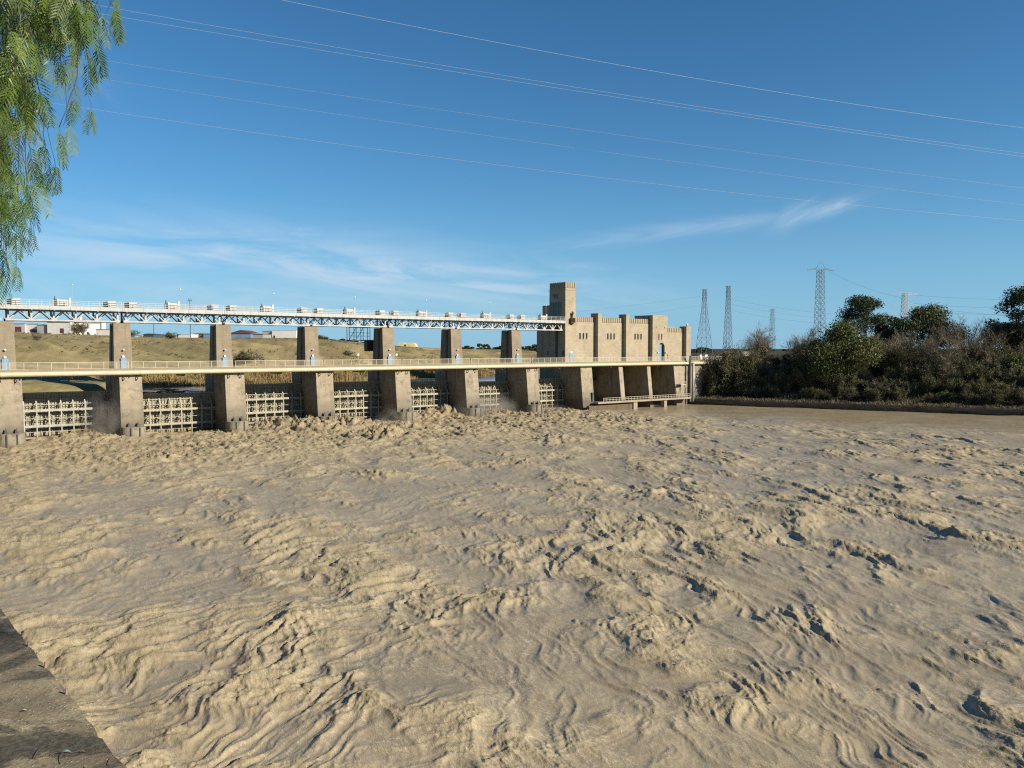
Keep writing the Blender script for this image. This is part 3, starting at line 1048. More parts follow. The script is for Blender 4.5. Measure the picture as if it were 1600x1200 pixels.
# ------------------------------------------------------------------ gates
def make_gate(zb, mg, ms, label, i):
    H = 8.6
    t = thing('sluice_gate', label, 'sluice gate', FR(20 * i + 10), TH, 'steel gates between the piers')
    sk = MB()
    sk.box(-8.3, 8.3, 2.3, 2.42, zb, zb + H)
    for k in range(27):
        x = -8.0 + k * 16.0 / 26
        sk.box(x - 0.05, x + 0.05, 2.08, 2.303, zb + 0.1, zb + H - 0.05)
    for zz in (0.02, 1.3, 3.3, 4.4, 6.2, 7.3, H - 0.22):
        sk.box(-8.28, 8.28, 2.0, 2.306, zb + zz, zb + zz + 0.14)
    sk.build('skin_plate', ms, t)
    for zg in (2.05, 5.05):
        gm = MB()
        gm.box(-8.3, 8.3, 0.62, 0.95, zb + zg, zb + zg + 0.42)
        n = 14
        for k in range(n):
            x0 = -7.9 + k * 15.8 / n
            x1 = -7.9 + (k + 1) * 15.8 / n
            if k % 2 == 0:
                gm.bar((x0, 0.9, zb + zg + 0.2), (x1, 2.1, zb + zg + 0.2), 0.13)
            else:
                gm.bar((x0, 2.1, zb + zg + 0.2), (x1, 0.9, zb + zg + 0.2), 0.13)
            gm.bar((x0, 0.9, zb + zg + 0.2), (x0, 2.1, zb + zg + 0.2), 0.1)
        # bowed back chord
        pts = [(-8.2 + 16.4 * k / 20, 1.45 + 0.55 * math.sin(math.pi * k / 20), zb + zg - 0.25) for k in range(21)]
        for k in range(20):
            gm.bar(pts[k], pts[k + 1], 0.95, 0.12)
        gm.build('girder', mg, t)
    bb = MB()
    bb.box(-8.2, 8.2, 0.75, 2.0, zb - 0.12, zb + 0.16)
    bb.build('bottom_beam', mg, t)
    for k in range(8):
        x = -7.2 + k * 14.4 / 7
        pm = MB()
        pm.box(x - 0.10, x + 0.10, 0.60, 0.615, zb + 0.0, zb + 6.2)
        pm.bar((x, 0.78, zb - 0.05), (x, 0.78, zb + 6.1), 0.17, 0.26)
        pm.bar((x, 0.78, zb + 6.0), (x, 2.0, zb + 7.55), 0.22, 0.26)
        for z0 in (0.2, 1.2, 2.5, 3.6, 5.2, 6.2):
            z1 = z0 + 1.0
            a, b_ = (0.8, 2.15) if int(z0 * 10) % 4 < 2 else (2.15, 0.8)
            if z0 < 6:
                pm.bar((x + 0.02, a, zb + z0), (x + 0.02, b_, zb + z1), 0.11)
        pm.bar((x, 0.9, zb + 4.7), (x + 0.9, 2.1, zb + 3.6), 0.1)
        pm.build('post', mg, t)
    for zz in (1.15, 3.75, 6.35):
        MB().bar((-7.4, 0.72 if zz < 6 else 1.1, zb + zz), (7.4, 0.72 if zz < 6 else 1.1, zb + zz), 0.09).build('rail', mg, t)
    MB().tube([(-8.3, 1.9, zb + H - 0.02), (8.3, 1.9, zb + H - 0.02)], 0.07, 6).build('top_pipe', mg, t)
    return t


gz = [0.95, 0.05, 1.45, 1.35, 1.05, 0.45, 0.75]
glabs = ['pale grey steel gate veiled by mist, leftmost in view', 'cream steel gate with driftwood piled along its top', 'cream steel gate directly right of the driftwood gate, posts rising highest',
         'cream steel gate in fourth bay from left, above rough brown water', 'cream steel gate in fifth bay, left of the tallest spray', 'cream steel gate in sixth bay, its foot lost in spray',
         'cream steel gate next to the tower, only a narrow strip showing']
for i in range(7):
    make_gate(gz[i], M['gate_pale'] if i == 0 else M['gate'], M['skin'], glabs[i], i)

# driftwood on the second gate
rng = random.Random(11)
for k in range(34):
    u_ = 20 + 10 + rng.gauss(-1.0, 3.6)
    ln = rng.uniform(1.2, 4.2)
    a = rng.uniform(-0.5, 0.5) + (math.pi if rng.random() < 0.5 else 0)
    zz = 8.62 + rng.random() ** 2 * 1.1 * math.exp(-((u_ - 29.5) / 3.2) ** 2)
    base = FR(u_, -3.1 - rng.random() * 2.4, zz)
    up = rng.uniform(-0.08, 0.45) * math.exp(-((u_ - 30) / 3.5) ** 2)
    d = Vector((DX * math.cos(a), DY * math.cos(a), 0)) + Vector((NX, NY, 0)) * math.sin(a) * 0.5 + Vector((0, 0, up))
    pts = [d * (ln * (t / 4 - 0.4)) + Vector((rng.gauss(0, .06), rng.gauss(0, .06), rng.gauss(0, .05) + 0.06)) for t in range(5)]
    r0 = rng.uniform(0.05, 0.13)
    o = MB().tube(pts, [r0 * (1 - 0.16 * t) for t in range(5)], 6).build('driftwood', M['drift'])
    o.location = base
    tag(o, 'weathered driftwood stick in the heap floating against the second gate top', 'driftwood', 'driftwood heap at the gate top')

# ------------------------------------------------------------------ road bridge
t = thing('road_bridge', 'long pale concrete road bridge deck running across all dam piers', 'bridge', FR(0), TH)
MB().box(-26, 216, -6.42, -0.02, 12.9, 13.85).build('deck_slab', M['deck'], t)
MB().box(-26, 216, 0.0, 0.5, 12.95, 13.8).build('back_edge_beam', M['deck'], t)
MB().box(-26, 216, -6.30, -5.85, 13.853, 14.18).build('kerb', M['kerb'], t)
for k in range(23):
    u_ = -20 + 10 * k
    MB().box(u_ - 0.15, u_ + 0.15, -6.35, -0.1, 12.45, 12.897).build('cross_beam', M['deck'], t)
t = thing('water_pipe', 'long cream pipe running along the front edge of the road bridge', 'pipe', FR(0), TH)
pm = MB().tube([(-26 + 6 * k, -6.95, 13.36) for k in range(41)], 0.46, 16)
pm.build('pipe_run', M['pipe'], t, True)
for k in range(21):
    u_ = -24 + 11.4 * k
    MB().tube([(u_, -6.95, 13.36), (u_ + 0.22, -6.95, 13.36)], 0.50, 16).build('joint_collar', M['pipe'], t)
for k in range(79):
    u_ = -25 + 3.0 * k
    MB().box(u_ - 0.05, u_ + 0.05, -7.15, -6.44, 12.70, 12.88).build('support_bracket', M['dark'], t)

rb = ['over the leftmost pale gate', 'over the driftwood gate', 'over the third gate', 'over the fourth gate', 'over the fifth gate', 'over the sixth gate', 'over the narrow gate by the tower']


def make_railing(u0, u1, label, step=2.28):
    t = thing('bridge_railing', label, 'railing', FR(u0, 6.05, 14.18), TH, 'railings along the road bridge')
    L = u1 - u0
    n = max(1, round(L / step))
    post = None
    for k in range(n + 1):
        if post is None:
            post = MB().box(-0.045, 0.045, -0.045, 0.045, 0, 1.3).build('post', M['rail'], t)
            o = post
        else:
            o = post.copy()
            COL.objects.link(o)
            o.parent = t
        o.location = (0.06 + (L - 0.12) * k / n, 0, 0)
    for z, r in ((1.27, 0.05), (1.02, 0.022), (0.80, 0.022), (0.58, 0.022), (0.36, 0.022), (0.12, 0.04)):
        MB().bar((0.0, 0, z), (L, 0, z), r * 2).build('rail', M['rail'], t)
    return t


for i in range(-1, 7):
    make_railing(20 * i + 0.2, 20 * i + 19.8, 'cream bridge railing ' + ('at the left picture edge before the first pier' if i < 0 else rb[i]))
for i, (a, b_, l) in enumerate(((140.2, 152.6, 'below the first building wall panel'), (152.8, 165, 'below the second building wall panel'), (165.2, 177, 'below the third building wall panel'),
                                (177.2, 191, 'in front of the arched entrance'), (191.2, 212, 'running off into the bushes'))):
    make_railing(a, b_, 'cream bridge railing ' + l, 1.3)

# two round signs on posts on the bridge
for px_, u_, l in ((560, 0, 'left'), (620, 0, 'right')):
    # road side near pier four
    y_ = 552
    best = min(range(600, 1100), key=lambda k: abs(800 + F_PX * (FR(k / 10, 5.3).x / FR(k / 10, 5.3).y) - px_))
    t = thing('sign_post', 'round pale sign on a thin post, %s one beside the pier with the dark platform' % l, 'sign', FR(best / 10, 5.3, 13.86), TH, 'round signs on the bridge')
    MB().tube([(0, 0, 0), (0, 0, 2.6)], 0.05, 6).build('post', M['rail'], t)
    s = MB()
    s.tube([(0, -0.05, 2.75), (0, 0.0, 2.75)], 0.30, 14)
    s.build('sign_face', M['cream'], t)


# ------------------------------------------------------------------ gallery truss on the pier tops
def make_truss(L=20.0):
    t = thing('truss_span', '', 'truss bridge')
    zb, zt = 23.45, 25.42
    for yy in (0.9, 5.1):
        tag_name = 'front_truss' if yy < 2 else 'back_truss'
        m_ = MB()
        m_.box(0.55, L - 0.55, yy - 0.14, yy + 0.14, zb - 0.15, zb + 0.15)
        m_.box(0.55, L - 0.55, yy - 0.14, yy + 0.14, zt - 0.14, zt)
        n = 5
        step = (L - 1.5) / n
        for k in range(n + 1):
            x = 0.75 + k * step
            m_.box(x - 0.16, x + 0.16, yy - 0.12, yy + 0.12, zb + 0.15, zt - 0.14)
            m_.box(x - 0.45, x + 0.45, yy - 0.155, yy + 0.155, zb - 0.17, zb + 0.32)
            if k < n:
                m_.bar((x + 0.1, yy, zb + 0.15), (x + step / 2, yy, zt - 0.1), 0.20)
                m_.bar((x + step / 2, yy, zt - 0.1), (x + step - 0.1, yy, zb + 0.15), 0.20)
        m_.build(tag_name, M['steel_white'], t)
    c = MB()
    n = 5
    step = (L - 1.5) / n
    for k in range(n + 1):
        x = 0.75 + k * step
        c.bar((x, 1.0, zb + 0.1), (x, 5.0, zb + 0.1), 0.14)
        c.bar((x, 1.0, zb + 0.2), (x, 5.0, zt - 0.3), 0.10)
        c.bar((x, 5.0, zb + 0.2), (x, 1.0, zt - 0.3), 0.10)
        if k < n:
            c.bar((x, 1.0, zb), (x + step, 5.0, zb), 0.10)
    c.build('cross_bracing', M['steel_grey'], t)
    d = MB()
    d.box(0.06, L - 0.06, 0.05, 5.9, 25.425, 25.56)
    for k in range(6):
        x = 0.75 + k * step
        d.box(x - 0.1, x + 0.1, -0.35, 6.0, 25.28, 25.42)
    d.build('floor_plate', M['steel_grey'], t)
    f = MB()
    f.box(0.03, L - 0.03, -0.32, 0.03, 25.44, 26.22)
    for k in range(12):
        x = 0.4 + k * (L - 0.8) / 11
        f.box(x - 0.06, x + 0.06, -0.36, -0.318, 25.46, 26.2)
    f.build('fascia_beam', M['steel_white'], t)
    b = MB().box(0.03, L - 0.03, 5.92, 6.2, 25.44, 26.2).build('back_beam', M['steel_white'], t)
    r = MB()
    for k in range(11):
        x = 0.2 + k * (L - 0.4) / 10
        r.box(x - 0.04, x + 0.04, -0.2, -0.12, 26.22, 27.28)
    for z in (27.25, 26.9, 26.55):
        r.bar((0.05, -0.16, z), (L - 0.05, -0.16, z), 0.07)
    r.build('front_handrail', M['steel_white'], t)
    r = MB()
    for k in range(11):
        x = 0.2 + k * (L - 0.4) / 10
        r.box(x - 0.04, x + 0.04, 6.0, 6.08, 26.2, 27.28)
    for z in (27.25, 26.75):
        r.bar((0.05, 6.04, z), (L - 0.05, 6.04, z), 0.07)
    r.build('back_handrail', M['steel_white'], t)
    return t


tl = ['white steel truss span cut off by the left picture edge', 'white steel truss span above the pale misty gate, white sheds behind', 'white steel truss span above the driftwood gate',
      'white steel truss span above the third gate, in front of red roofed shed', 'white steel truss span above the fourth gate', 'white steel truss span right of the dark hanging platform',
      'white steel truss span above the sixth gate', 'white steel truss span running into the stone tower']
tp = make_truss()
for i in range(-1, 7):
    p = tp if i == -1 else (make_truss(17.35) if i == 6 else copy_tree(tp))
    p.location = FR(20 * i)
    p.rotation_euler = (0, 0, TH)
    tag(p, tl[i + 1], None, 'truss spans of the gate gallery')
# the last span stops at the tower: its own shorter mesh is not needed, the tower swallows the end


def make_hoist():
    t = thing('hoist_machine', '', 'hoist')
    h = MB()
    h.box(-0.45, 0.95, 0.25, 1.75, 25.57, 27.35)
    h.box(-0.52, 1.02, 0.18, 1.82, 27.35, 27.45)
    h.build('housing', M['box_paint'], t)
    m = MB().tube([(-1.15, 0.9, 26.85), (-0.48, 0.9, 26.85)], 0.42, 12)
    m.box(-1.1, -0.5, 0.55, 1.25, 25.57, 26.6)
    m.build('motor', M['dark'], t)
    MB().box(-1.3, 1.1, -0.75, 1.9, 25.24, 25.279).build('base_plate', M['dark'], t)
    return t


def make_drive():
    t = thing('drive_unit', '', 'drive unit')
    h = MB()
    h.box(-0.9, 0.9, 0.3, 1.7, 25.57, 27.45)
    h.box(-0.5, 0.7, 0.2, 0.297, 26.3, 27.3)
    h.box(-0.95, -0.55, 0.4, 1.5, 27.45, 27.6)
    h.build('housing', M['box_paint'], t)
    m = MB().box(-1.35, -0.92, 0.4, 1.4, 25.57, 27.5)
    m.box(-1.38, -1.2, 0.35, 0.5, 27.5, 28.05)
    m.build('motor', M['dark'], t)
    MB().box(1.15, 1.45, 0.5, 0.9, 25.57, 27.9).build('control_post', M['white'], t)
    MB().box(-1.6, 1.6, -0.75, 1.9, 25.24, 25.279).build('base_plate', M['dark'], t)
    lp = MB().tube([(1.9, 1.6, 25.57), (1.9, 1.6, 30.35)], 0.025, 6).build('lamp_pole', M['steel_white'], t)
    MB().ball((1.9, 1.6, 30.5), 0.17).build('lamp_globe', M['white'], lp)
    return t


hp = make_hoist()
first = True
pn = ['first pier at the left edge', 'second pier from left', 'third pier from left', 'fourth pier from left', 'pier with the hanging platform', 'pier behind the tallest spray', 'pier nearest the tower']
for i in range(7):
    for s, side in ((-2.1, 'left'), (1.75, 'right')):
        p = hp if first else copy_tree(hp)
        first = False
        p.location = FR(20 * i + s)
        p.rotation_euler = (0, 0, TH)
        tag(p, 'cream hoist box, %s of the pair over %s' % (side, pn[i]), None, 'hoist machines above the piers')
dp = make_drive()
dn = ['over the pale misty gate', 'over the driftwood gate', 'over the third gate', 'over the fourth gate', 'over the fifth gate', 'over the sixth gate', 'close to the stone tower']
for i in range(7):
    p = dp if i == 0 else copy_tree(dp)
    p.location = FR(20 * i + 9.6)
    p.rotation_euler = (0, 0, TH)
    tag(p, 'cream drive unit with lamp pole midway along the gallery ' + dn[i], None, 'drive units midway between piers')

# hanging inspection platform behind pier 4
t = thing('inspection_platform', 'dark green steel inspection platform hanging behind the fifth pier top', 'platform', FR(80), TH)
m = MB()
m.box(-7.5, 3.0, 7.2, 8.6, 20.0, 20.25)
for x in (-7.4, -5.5, -3.6, -1.7):
    m.bar((x, 7.25, 20.25), (x, 7.25, 23.4), 0.12)
    m.bar((x, 8.55, 20.25), (x, 8.55, 23.4), 0.12)
for z in (21.2, 22.0, 23.3):
    m.bar((-7.4, 7.25, z), (-1.7, 7.25, z), 0.1)
m.bar((-7.4, 7.25, 20.3), (-5.5, 7.25, 23.3), 0.1)
m.bar((-5.5, 7.25, 20.3), (-3.6, 7.25, 23.3), 0.1)
m.build('frame', plain('dark_green_steel', (0.06, 0.10, 0.085), 0.6, 0.2, 1.0), t)
MB().box(-2.6, 2.5, 7.0, 8.8, 17.4, 19.99).build('cabin', M['dark'], t)
MB().box(1.9, 3.4, 7.0, 8.8, 20.26, 25.0).build('tower_frame', M['dark'], t)

# ------------------------------------------------------------------ tower and powerhouse
pw = thing('powerhouse', 'beige stone powerhouse like a fortress, square tower at its left', 'power station', FR(140), TH)
# tower: local x from -2.5 to 2.0
tw_ = MB()
tw_.loft([(-2.5, 0.0), (1.75, 0.0), (1.75, 7.5), (-2.5, 7.5)], 13.0, [(-2.35, 0.15), (1.55, 0.15), (1.55, 7.4), (-2.35, 7.4)], 35.2)
tower = tw_.build('tower', M['stone'], pw)
mm = MB()
mm.box(-2.42, 1.62, 0.06, 7.5, 35.203, 35.45)
mm.box(-2.30, 1.50, 0.18, 7.4, 35.45, 37.5)
for k in range(6):
    x = -2.2 + k * 0.72
    mm.box(x - 0.22, x + 0.22, 0.04, 0.179, 35.9, 37.55)
for k in range(9):
    y = 0.4 + k * 0.82
    mm.box(-2.44, -2.303, y - 0.25, y + 0.25, 35.9, 37.55)
mm.build('parapet', M['stone'], tower)
# stepped shoulder and lower body behind
MB().box(-2.6, 1.5, 7.42, 10.4, 13.0, 31.0).build('shoulder', M['stone'], pw)
MB().box(-2.7, 1.4, 10.403, 13.0, 13.0, 24.9).build('shoulder', M['stone'], pw)
MB().box(-2.56, -2.45, 2.2, 6.6, 26.3, 31.6).build('gallery_opening', M['glass'], tower)
fr = MB()
for y in (2.2, 3.3, 4.4, 5.5, 6.6):
    fr.box(-2.62, -2.44, y - 0.05, y + 0.05, 26.3, 31.6)
for z in (28.0, 29.8):
    fr.box(-2.62, -2.44, 2.2, 6.6, z - 0.05, z + 0.05)
fr.build('mullions', M['steel_grey'], tower)
for y in (4.0, 5.1):
    MB().box(-2.52, -2.3, y - 0.28, y + 0.28, 32.9, 34.1).build('window', M['glass'], tower)
MB().box(-2.56, -2.38, 3.4, 4.4, 13.5, 26.2).build('gate_slot', M['dark'], tower)
for y in (0.9, 7.9):
    MB().box(-2.66, -2.45, y - 0.3, y + 0.3, 16.2, 17.3).build('window', M['glass'], tower)
bal = MB()
bal.box(-0.75, 0.75, -0.75, 0.1, 25.6, 25.8)
bal.box(-0.75, -0.68, -0.75, 0.05, 25.8, 27.0)
bal.box(0.68, 0.75, -0.75, 0.05, 25.8, 27.0)
for k in range(9):
    x = -0.7 + k * 0.175
    bal.box(x - 0.02, x + 0.02, -0.75, -0.71, 25.8, 27.0)
bal.box(-0.75, 0.75, -0.77, -0.69, 27.0, 27.08)
bal.add([(-0.6, 0.1, 25.6), (0.6, 0.1, 25.6), (0.6, -0.6, 25.6), (-0.6, -0.6, 25.6), (0, 0.1, 24.8)], [(0, 3, 2, 1), (0, 1, 4), (1, 2, 4), (2, 3, 4), (3, 0, 4)])
bal.build('balcony', M['rust'], tower)
MB().box(-0.42, 0.42, -0.03, 0.14, 25.85, 28.2).build('balcony_door', M['glass'], tower)
ln_ = MB().cone((0.0, -0.45), 0.22, 0.30, 28.0, 28.5, 8)
ln_.cone((0.0, -0.45), 0.34, 0.03, 28.5, 29.0, 8)
ln_.bar((0.0, -0.45, 28.9), (0, 0.2, 28.9), 0.06)
ln_.build('lantern', M['dark'], tower)
d = MB().box(-0.75, 0.55, -0.08, 0.1, 13.95, 16.6).build('door', M['blue'], pw)
MB().box(-0.14, -0.06, -0.12, -0.081, 13.95, 16.6).build('door_joint', M['white'], d)
MB().box(-0.5, 0.3, -0.05, 0.12, 16.65, 17.3).build('house_sign', M['white'], pw)

WALL = 1.35


def crenels(x0, x1, ztop, y, n, parent):
    m = MB()
    m.box(x0, x1, y + 0.18, y + 0.7, ztop - 1.5, ztop)
    w_ = (x1 - x0) / n
    for k in range(n):
        c = x0 + (k + 0.5) * w_
        m.box(c - w_ * 0.32, c + w_ * 0.32, y + 0.0, y + 0.179, ztop - 1.35, ztop + 0.02)
    return m.build('crenellated_parapet', M['stone'], parent)


panels = [(1.7, 10.6, 27.5, 11), (12.1, 22.6, 27.5, 13), (24.0, 34.6, 27.5, 13)]
for i, (x0, x1, zt, nc) in enumerate(panels):
    wl = MB().box(x0, x1, WALL, 13.0, 13.0, zt - 1.5).build('wall', M['stone'], pw)
    crenels(x0, x1, zt, WALL, nc, wl)
    cx = (x0 + x1) / 2 - (0.3 if i == 0 else 0.0)
    for s in (-1.35, 0, 1.35):
        MB().box(cx + s - 0.30, cx + s + 0.30, WALL - 0.02, WALL + 0.2, 21.0, 22.75).build('window', M['glass'], wl)
        MB().box(cx + s - 0.34, cx + s + 0.34, WALL - 0.12, WALL + 0.1, 20.85, 20.99).build('window_sill', M['stone'], wl)
MB().box(1.5, 35, 1.9, 12.9, 25.9, 26.4).build('flat_roof', M['greyroof'], pw)
for x0, x1, zt in ((10.6, 12.1, 28.55), (22.6, 24.0, 28.55)):
    m = MB().box(x0, x1, 0.0, 3.2, 13.0, zt)
    m.box(x0 - 0.06, x1 + 0.06, -0.06, 3.25, zt, zt + 0.2)
    m.build('pilaster', M['stone'], pw)
# entrance block with a real arched opening
ex0, ex1 = 34.6, 41.6
acx, ar, az0 = 38.9, 1.45, 17.5


def arch_front(x0, x1, z0, z1, cx, r, zs, y0, y1):
    m = MB()
    n = 14
    arc = [(cx - r * math.cos(math.pi * k / n), zs + r * math.sin(math.pi * k / n)) for k in range(n + 1)]
    m.prism_y([(x0, z0), (cx - r, z0), (cx - r, zs), (x0, zs)], y0, y1)
    m.prism_y([(cx + r, z0), (x1, z0), (x1, zs), (cx + r, zs)], y0, y1)
    left = [p for p in arc if p[0] <= cx + 1e-6]
    right = [p for p in arc if p[0] >= cx - 1e-6]
    m.prism_y([(x0, zs)] + left + [(cx, z1), (x0, z1)], y0, y1)
    m.prism_y(right + [(x1, zs), (x1, z1), (cx, z1)], y0, y1)
    return m


af = arch_front(ex0, ex1, 13.0, 28.6, acx, ar, az0 + 1.0, 0.0, 1.4)
ent = af.build('entrance_block', M['stone'], pw)
MB().box(ex0, ex1, 1.9, 8.0, 13.0, 28.6).build('entrance_core', M['stone'], ent)
MB().box(ex0 - 0.05, ex1 + 0.05, -0.05, 8.05, 28.6, 28.8).build('coping', M['stone'], ent)
MB().box(acx - 1.4, acx + 0.25, 0.30, 0.42, 13.9, 19.4).build('door', M['blue'], ent)
MB().box(acx + 0.2, acx + 1.3, 1.6, 1.75, 13.9, 18.8).build('door', M['glass'], ent)
for s in (-0.75, 0.75):
    MB().box(38.2 + s * 0.9 - 0.22, 38.2 + s * 0.9 + 0.22, -0.03, 0.2, 21.0, 22.9).build('window', M['glass'], ent)
MB().box(37.35, 38.9, -0.09, 0.1, 20.85, 21.0).build('window_sill', M['stone'], ent)
for s in (-2.0, 2.0):
    MB().box(38.2 + s - 0.2, 38.2 + s + 0.2, -0.02, 0.2, 24.6, 25.1).build('vent', M['dark'], ent)
for s in (-1.9, 1.9):
    MB().box(acx + s - 0.2, acx + s + 0.2, -0.35, 0.05, 16.6, 17.0).build('wall_lamp', M['white'], ent)
# right wing
wl = MB().box(ex1, 51.0, WALL, 8.0, 13.0, 23.4).build('wall', M['stone'], pw)
crenels(ex1, 51.0, 24.9, WALL, 11, wl)
for x, z in ((42.6, 19.3), (43.2, 14.6)):
    MB().box(x - 0.2, x + 0.2, WALL - 0.02, WALL + 0.2, z, z + 1.6).build('window', M['glass'], wl)
MB().box(44.0, 48.5, 3.0, 6.0, 24.5, 25.4).build('roof_box', M['steel_grey'], pw)
m = MB().box(51.0, 53.3, 0.0, 3.0, 13.0, 25.3)
m.box(50.95, 53.35, -0.05, 3.05, 25.3, 25.5)
pl = m.build('pilaster', M['stone'], pw)
MB().ball((51.0, -0.2, 26.0), 0.42).build('lamp_globe', M['white'], pl)
MB().box(53.3, 53.9, 0.5, 0.8, 18.8, 19.1).build('wall_lamp', M['white'], pl)

# lower walls: buttresses and outlet bays
lo = M['pier_low']
MB().loft([(-2.3, -8.1), (2.2, -8.1), (2.2, 12.0), (-2.3, 12.0)], -3, [(-2.3, -6.35), (2.1, -6.35), (2.1, 12.0), (-2.3, 12.0)], 13.1).build('buttress', lo, pw)
sl_ = MB().box(1.15, 1.6, -7.75, -7.1, 2.8, 5.4).build('slot', M['dark'], pw)
for x0, x1 in ((13.0, 14.7), (25.2, 26.7)):
    MB().loft([(x0, -8.3), (x1, -8.3), (x1, 10.5), (x0, 10.5)], -3, [(x0, -6.35), (x1, -6.35), (x1, 10.5), (x0, 10.5)], 13.1).build('buttress', M['pier_stained'], pw)
MB().loft([(37.4, -8.3), (41.4, -8.3), (41.4, 10.5), (37.4, 10.5)], -3, [(37.4, -6.35), (41.4, -6.35), (41.4, 10.5), (37.4, 10.5)], 13.1).build('buttress', M['pier_stained'], pw)
for x0, x1 in ((2.15, 13.0), (14.7, 25.2), (26.7, 37.4)):
    n = 14
    pa = []
    for k in range(n + 1):
        tt = k / n
        pa.append((x0 + (x1 - x0) * tt, 6.0 + 2.6 * math.sin(math.pi * tt)))
    pa += [(x1, 10.0), (x0, 10.0)]
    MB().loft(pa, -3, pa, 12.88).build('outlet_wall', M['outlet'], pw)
MB().box(41.4, 54.5, -6.2, 2.0, -3, 12.88).build('abutment_wall', lo, pw)

# walkway at the foot of the buttresses
t = thing('footbridge', 'low concrete walkway with railing at the foot of the powerhouse buttresses', 'walkway', FR(140), TH)
MB().box(1.0, 41.2, -10.4, -8.32, 2.25, 2.75).build('slab', M['deck'], t)
for x0, x1 in ((15.8, 17.4), (29.2, 30.4)):
    MB().box(x0, x1, -10.0, -8.6, -3, 2.24).build('support_pier', M['deck'], t)
MB().box(-1.8, 15.6, -9.6, -8.5, -3, 1.7).build('dark_wall', M['outlet'], t)
post = None
for k in range(31):
    x = 3.2 + k * 37.6 / 30
    if post is None:
        post = MB().box(-0.05, 0.05, -0.05, 0.05, 0, 1.1).build('post', M['rail'], t)
        o = post
    else:
        o = post.copy()
        COL.objects.link(o)
        o.parent = t
    o.location = (x, -10.25, 2.753)
for z in (3.82, 3.3):
    MB().bar((3.2, -10.25, z), (40.8, -10.25, z), 0.09).build('rail', M['rail'], t)
st = MB()
st.box(38.2, 40.6, -8.9, -7.0, 6.6, 6.8)
for x in (38.3, 40.5):
    st.bar((x, -8.8, 2.75), (x, -8.8, 6.6), 0.12)
st.bar((38.3, -8.8, 2.8), (40.5, -8.8, 6.6), 0.12)
for z in (7.2, 7.7):
    st.bar((38.2, -8.85, z), (40.6, -8.85, z), 0.07)
for x in (38.25, 39.4, 40.55):
    st.bar((x, -8.85, 6.8), (x, -8.85, 7.7), 0.07)
st.build('landing', M['rail'], t)

# standing pipes on the abutment
t = thing('drain_pipe', 'pale vertical pipe beside a dark post on the right abutment', 'pipe', FR(184.6, 7.6, 0), TH)
MB().tube([(0.9, 0, 1.0), (0.9, 0, 13.6)], 0.40, 12).build('pipe_run', M['galv_pale'], t, True)
MB().box(-0.75, -0.2, -0.2, 0.3, 1.0, 15.8).build('post', M['galv'], t)

for px_, l in ((1094, 'left'), (1102, 'right')):
    best = min(range(1900, 2500), key=lambda k: abs(800 + F_PX * (FR(k / 10, 3.0).x / FR(k / 10, 3.0).y) - px_))
    t = thing('white_cabinet', '%s one of two small white boxes at the right bridge end' % l, 'cabinet', FR(best / 10, 3.0, 13.86), TH, 'white boxes at the bridge end')
    MB().box(-0.6, 0.6, -0.4, 0.4, 0.35, 2.1).build('body', M['white'], t)
    MB().box(-0.68, 0.68, -0.48, 0.48, 2.1, 2.2).build('lid', M['white'], t)
    MB().box(-0.5, 0.5, -0.35, 0.35, 0.0, 0.349).build('plinth', M['deck'], t)

# ------------------------------------------------------------------ right bank wall
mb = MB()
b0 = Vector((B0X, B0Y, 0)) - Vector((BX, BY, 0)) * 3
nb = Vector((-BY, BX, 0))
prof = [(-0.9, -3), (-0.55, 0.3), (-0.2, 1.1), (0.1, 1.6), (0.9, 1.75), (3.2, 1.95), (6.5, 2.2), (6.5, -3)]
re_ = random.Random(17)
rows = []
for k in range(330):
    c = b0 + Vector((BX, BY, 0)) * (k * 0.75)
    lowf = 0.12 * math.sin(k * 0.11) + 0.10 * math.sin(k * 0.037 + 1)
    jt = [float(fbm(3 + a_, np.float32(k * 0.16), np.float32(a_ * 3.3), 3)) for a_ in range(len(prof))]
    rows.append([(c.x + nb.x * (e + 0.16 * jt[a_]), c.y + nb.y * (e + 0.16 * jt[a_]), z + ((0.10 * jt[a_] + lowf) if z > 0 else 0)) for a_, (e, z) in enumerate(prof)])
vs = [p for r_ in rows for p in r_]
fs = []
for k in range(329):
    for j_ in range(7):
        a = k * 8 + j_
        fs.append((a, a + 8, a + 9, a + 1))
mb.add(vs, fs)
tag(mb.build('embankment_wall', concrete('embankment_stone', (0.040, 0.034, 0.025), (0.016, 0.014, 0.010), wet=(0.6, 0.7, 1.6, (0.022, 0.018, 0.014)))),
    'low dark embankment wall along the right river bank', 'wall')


# ------------------------------------------------------------------ vegetation
def leaf_quads(r, pts, size, up=0.3):
    """random small leaf faces at pts: returns verts, faces"""
    n = len(pts)
    d1 = r.randn(n, 3)
    d1 /= np.linalg.norm(d1, axis=1)[:, None]
    d2 = r.randn(n, 3)
    d2 -= d1 * (d1 * d2).sum(1)[:, None]
    d2 /= np.linalg.norm(d2, axis=1)[:, None]
    s = size * (0.6 + 0.8 * r.rand(n))[:, None]
    a, b_ = d1 * s, d2 * s * 0.55
    v = np.stack([pts - a, pts + b_ * 0.9 - a * 0.1, pts + a, pts - b_ * 0.9 - a * 0.1], 1).reshape(-1, 3)
    f = np.arange(4 * n).reshape(n, 4)
    return v, f


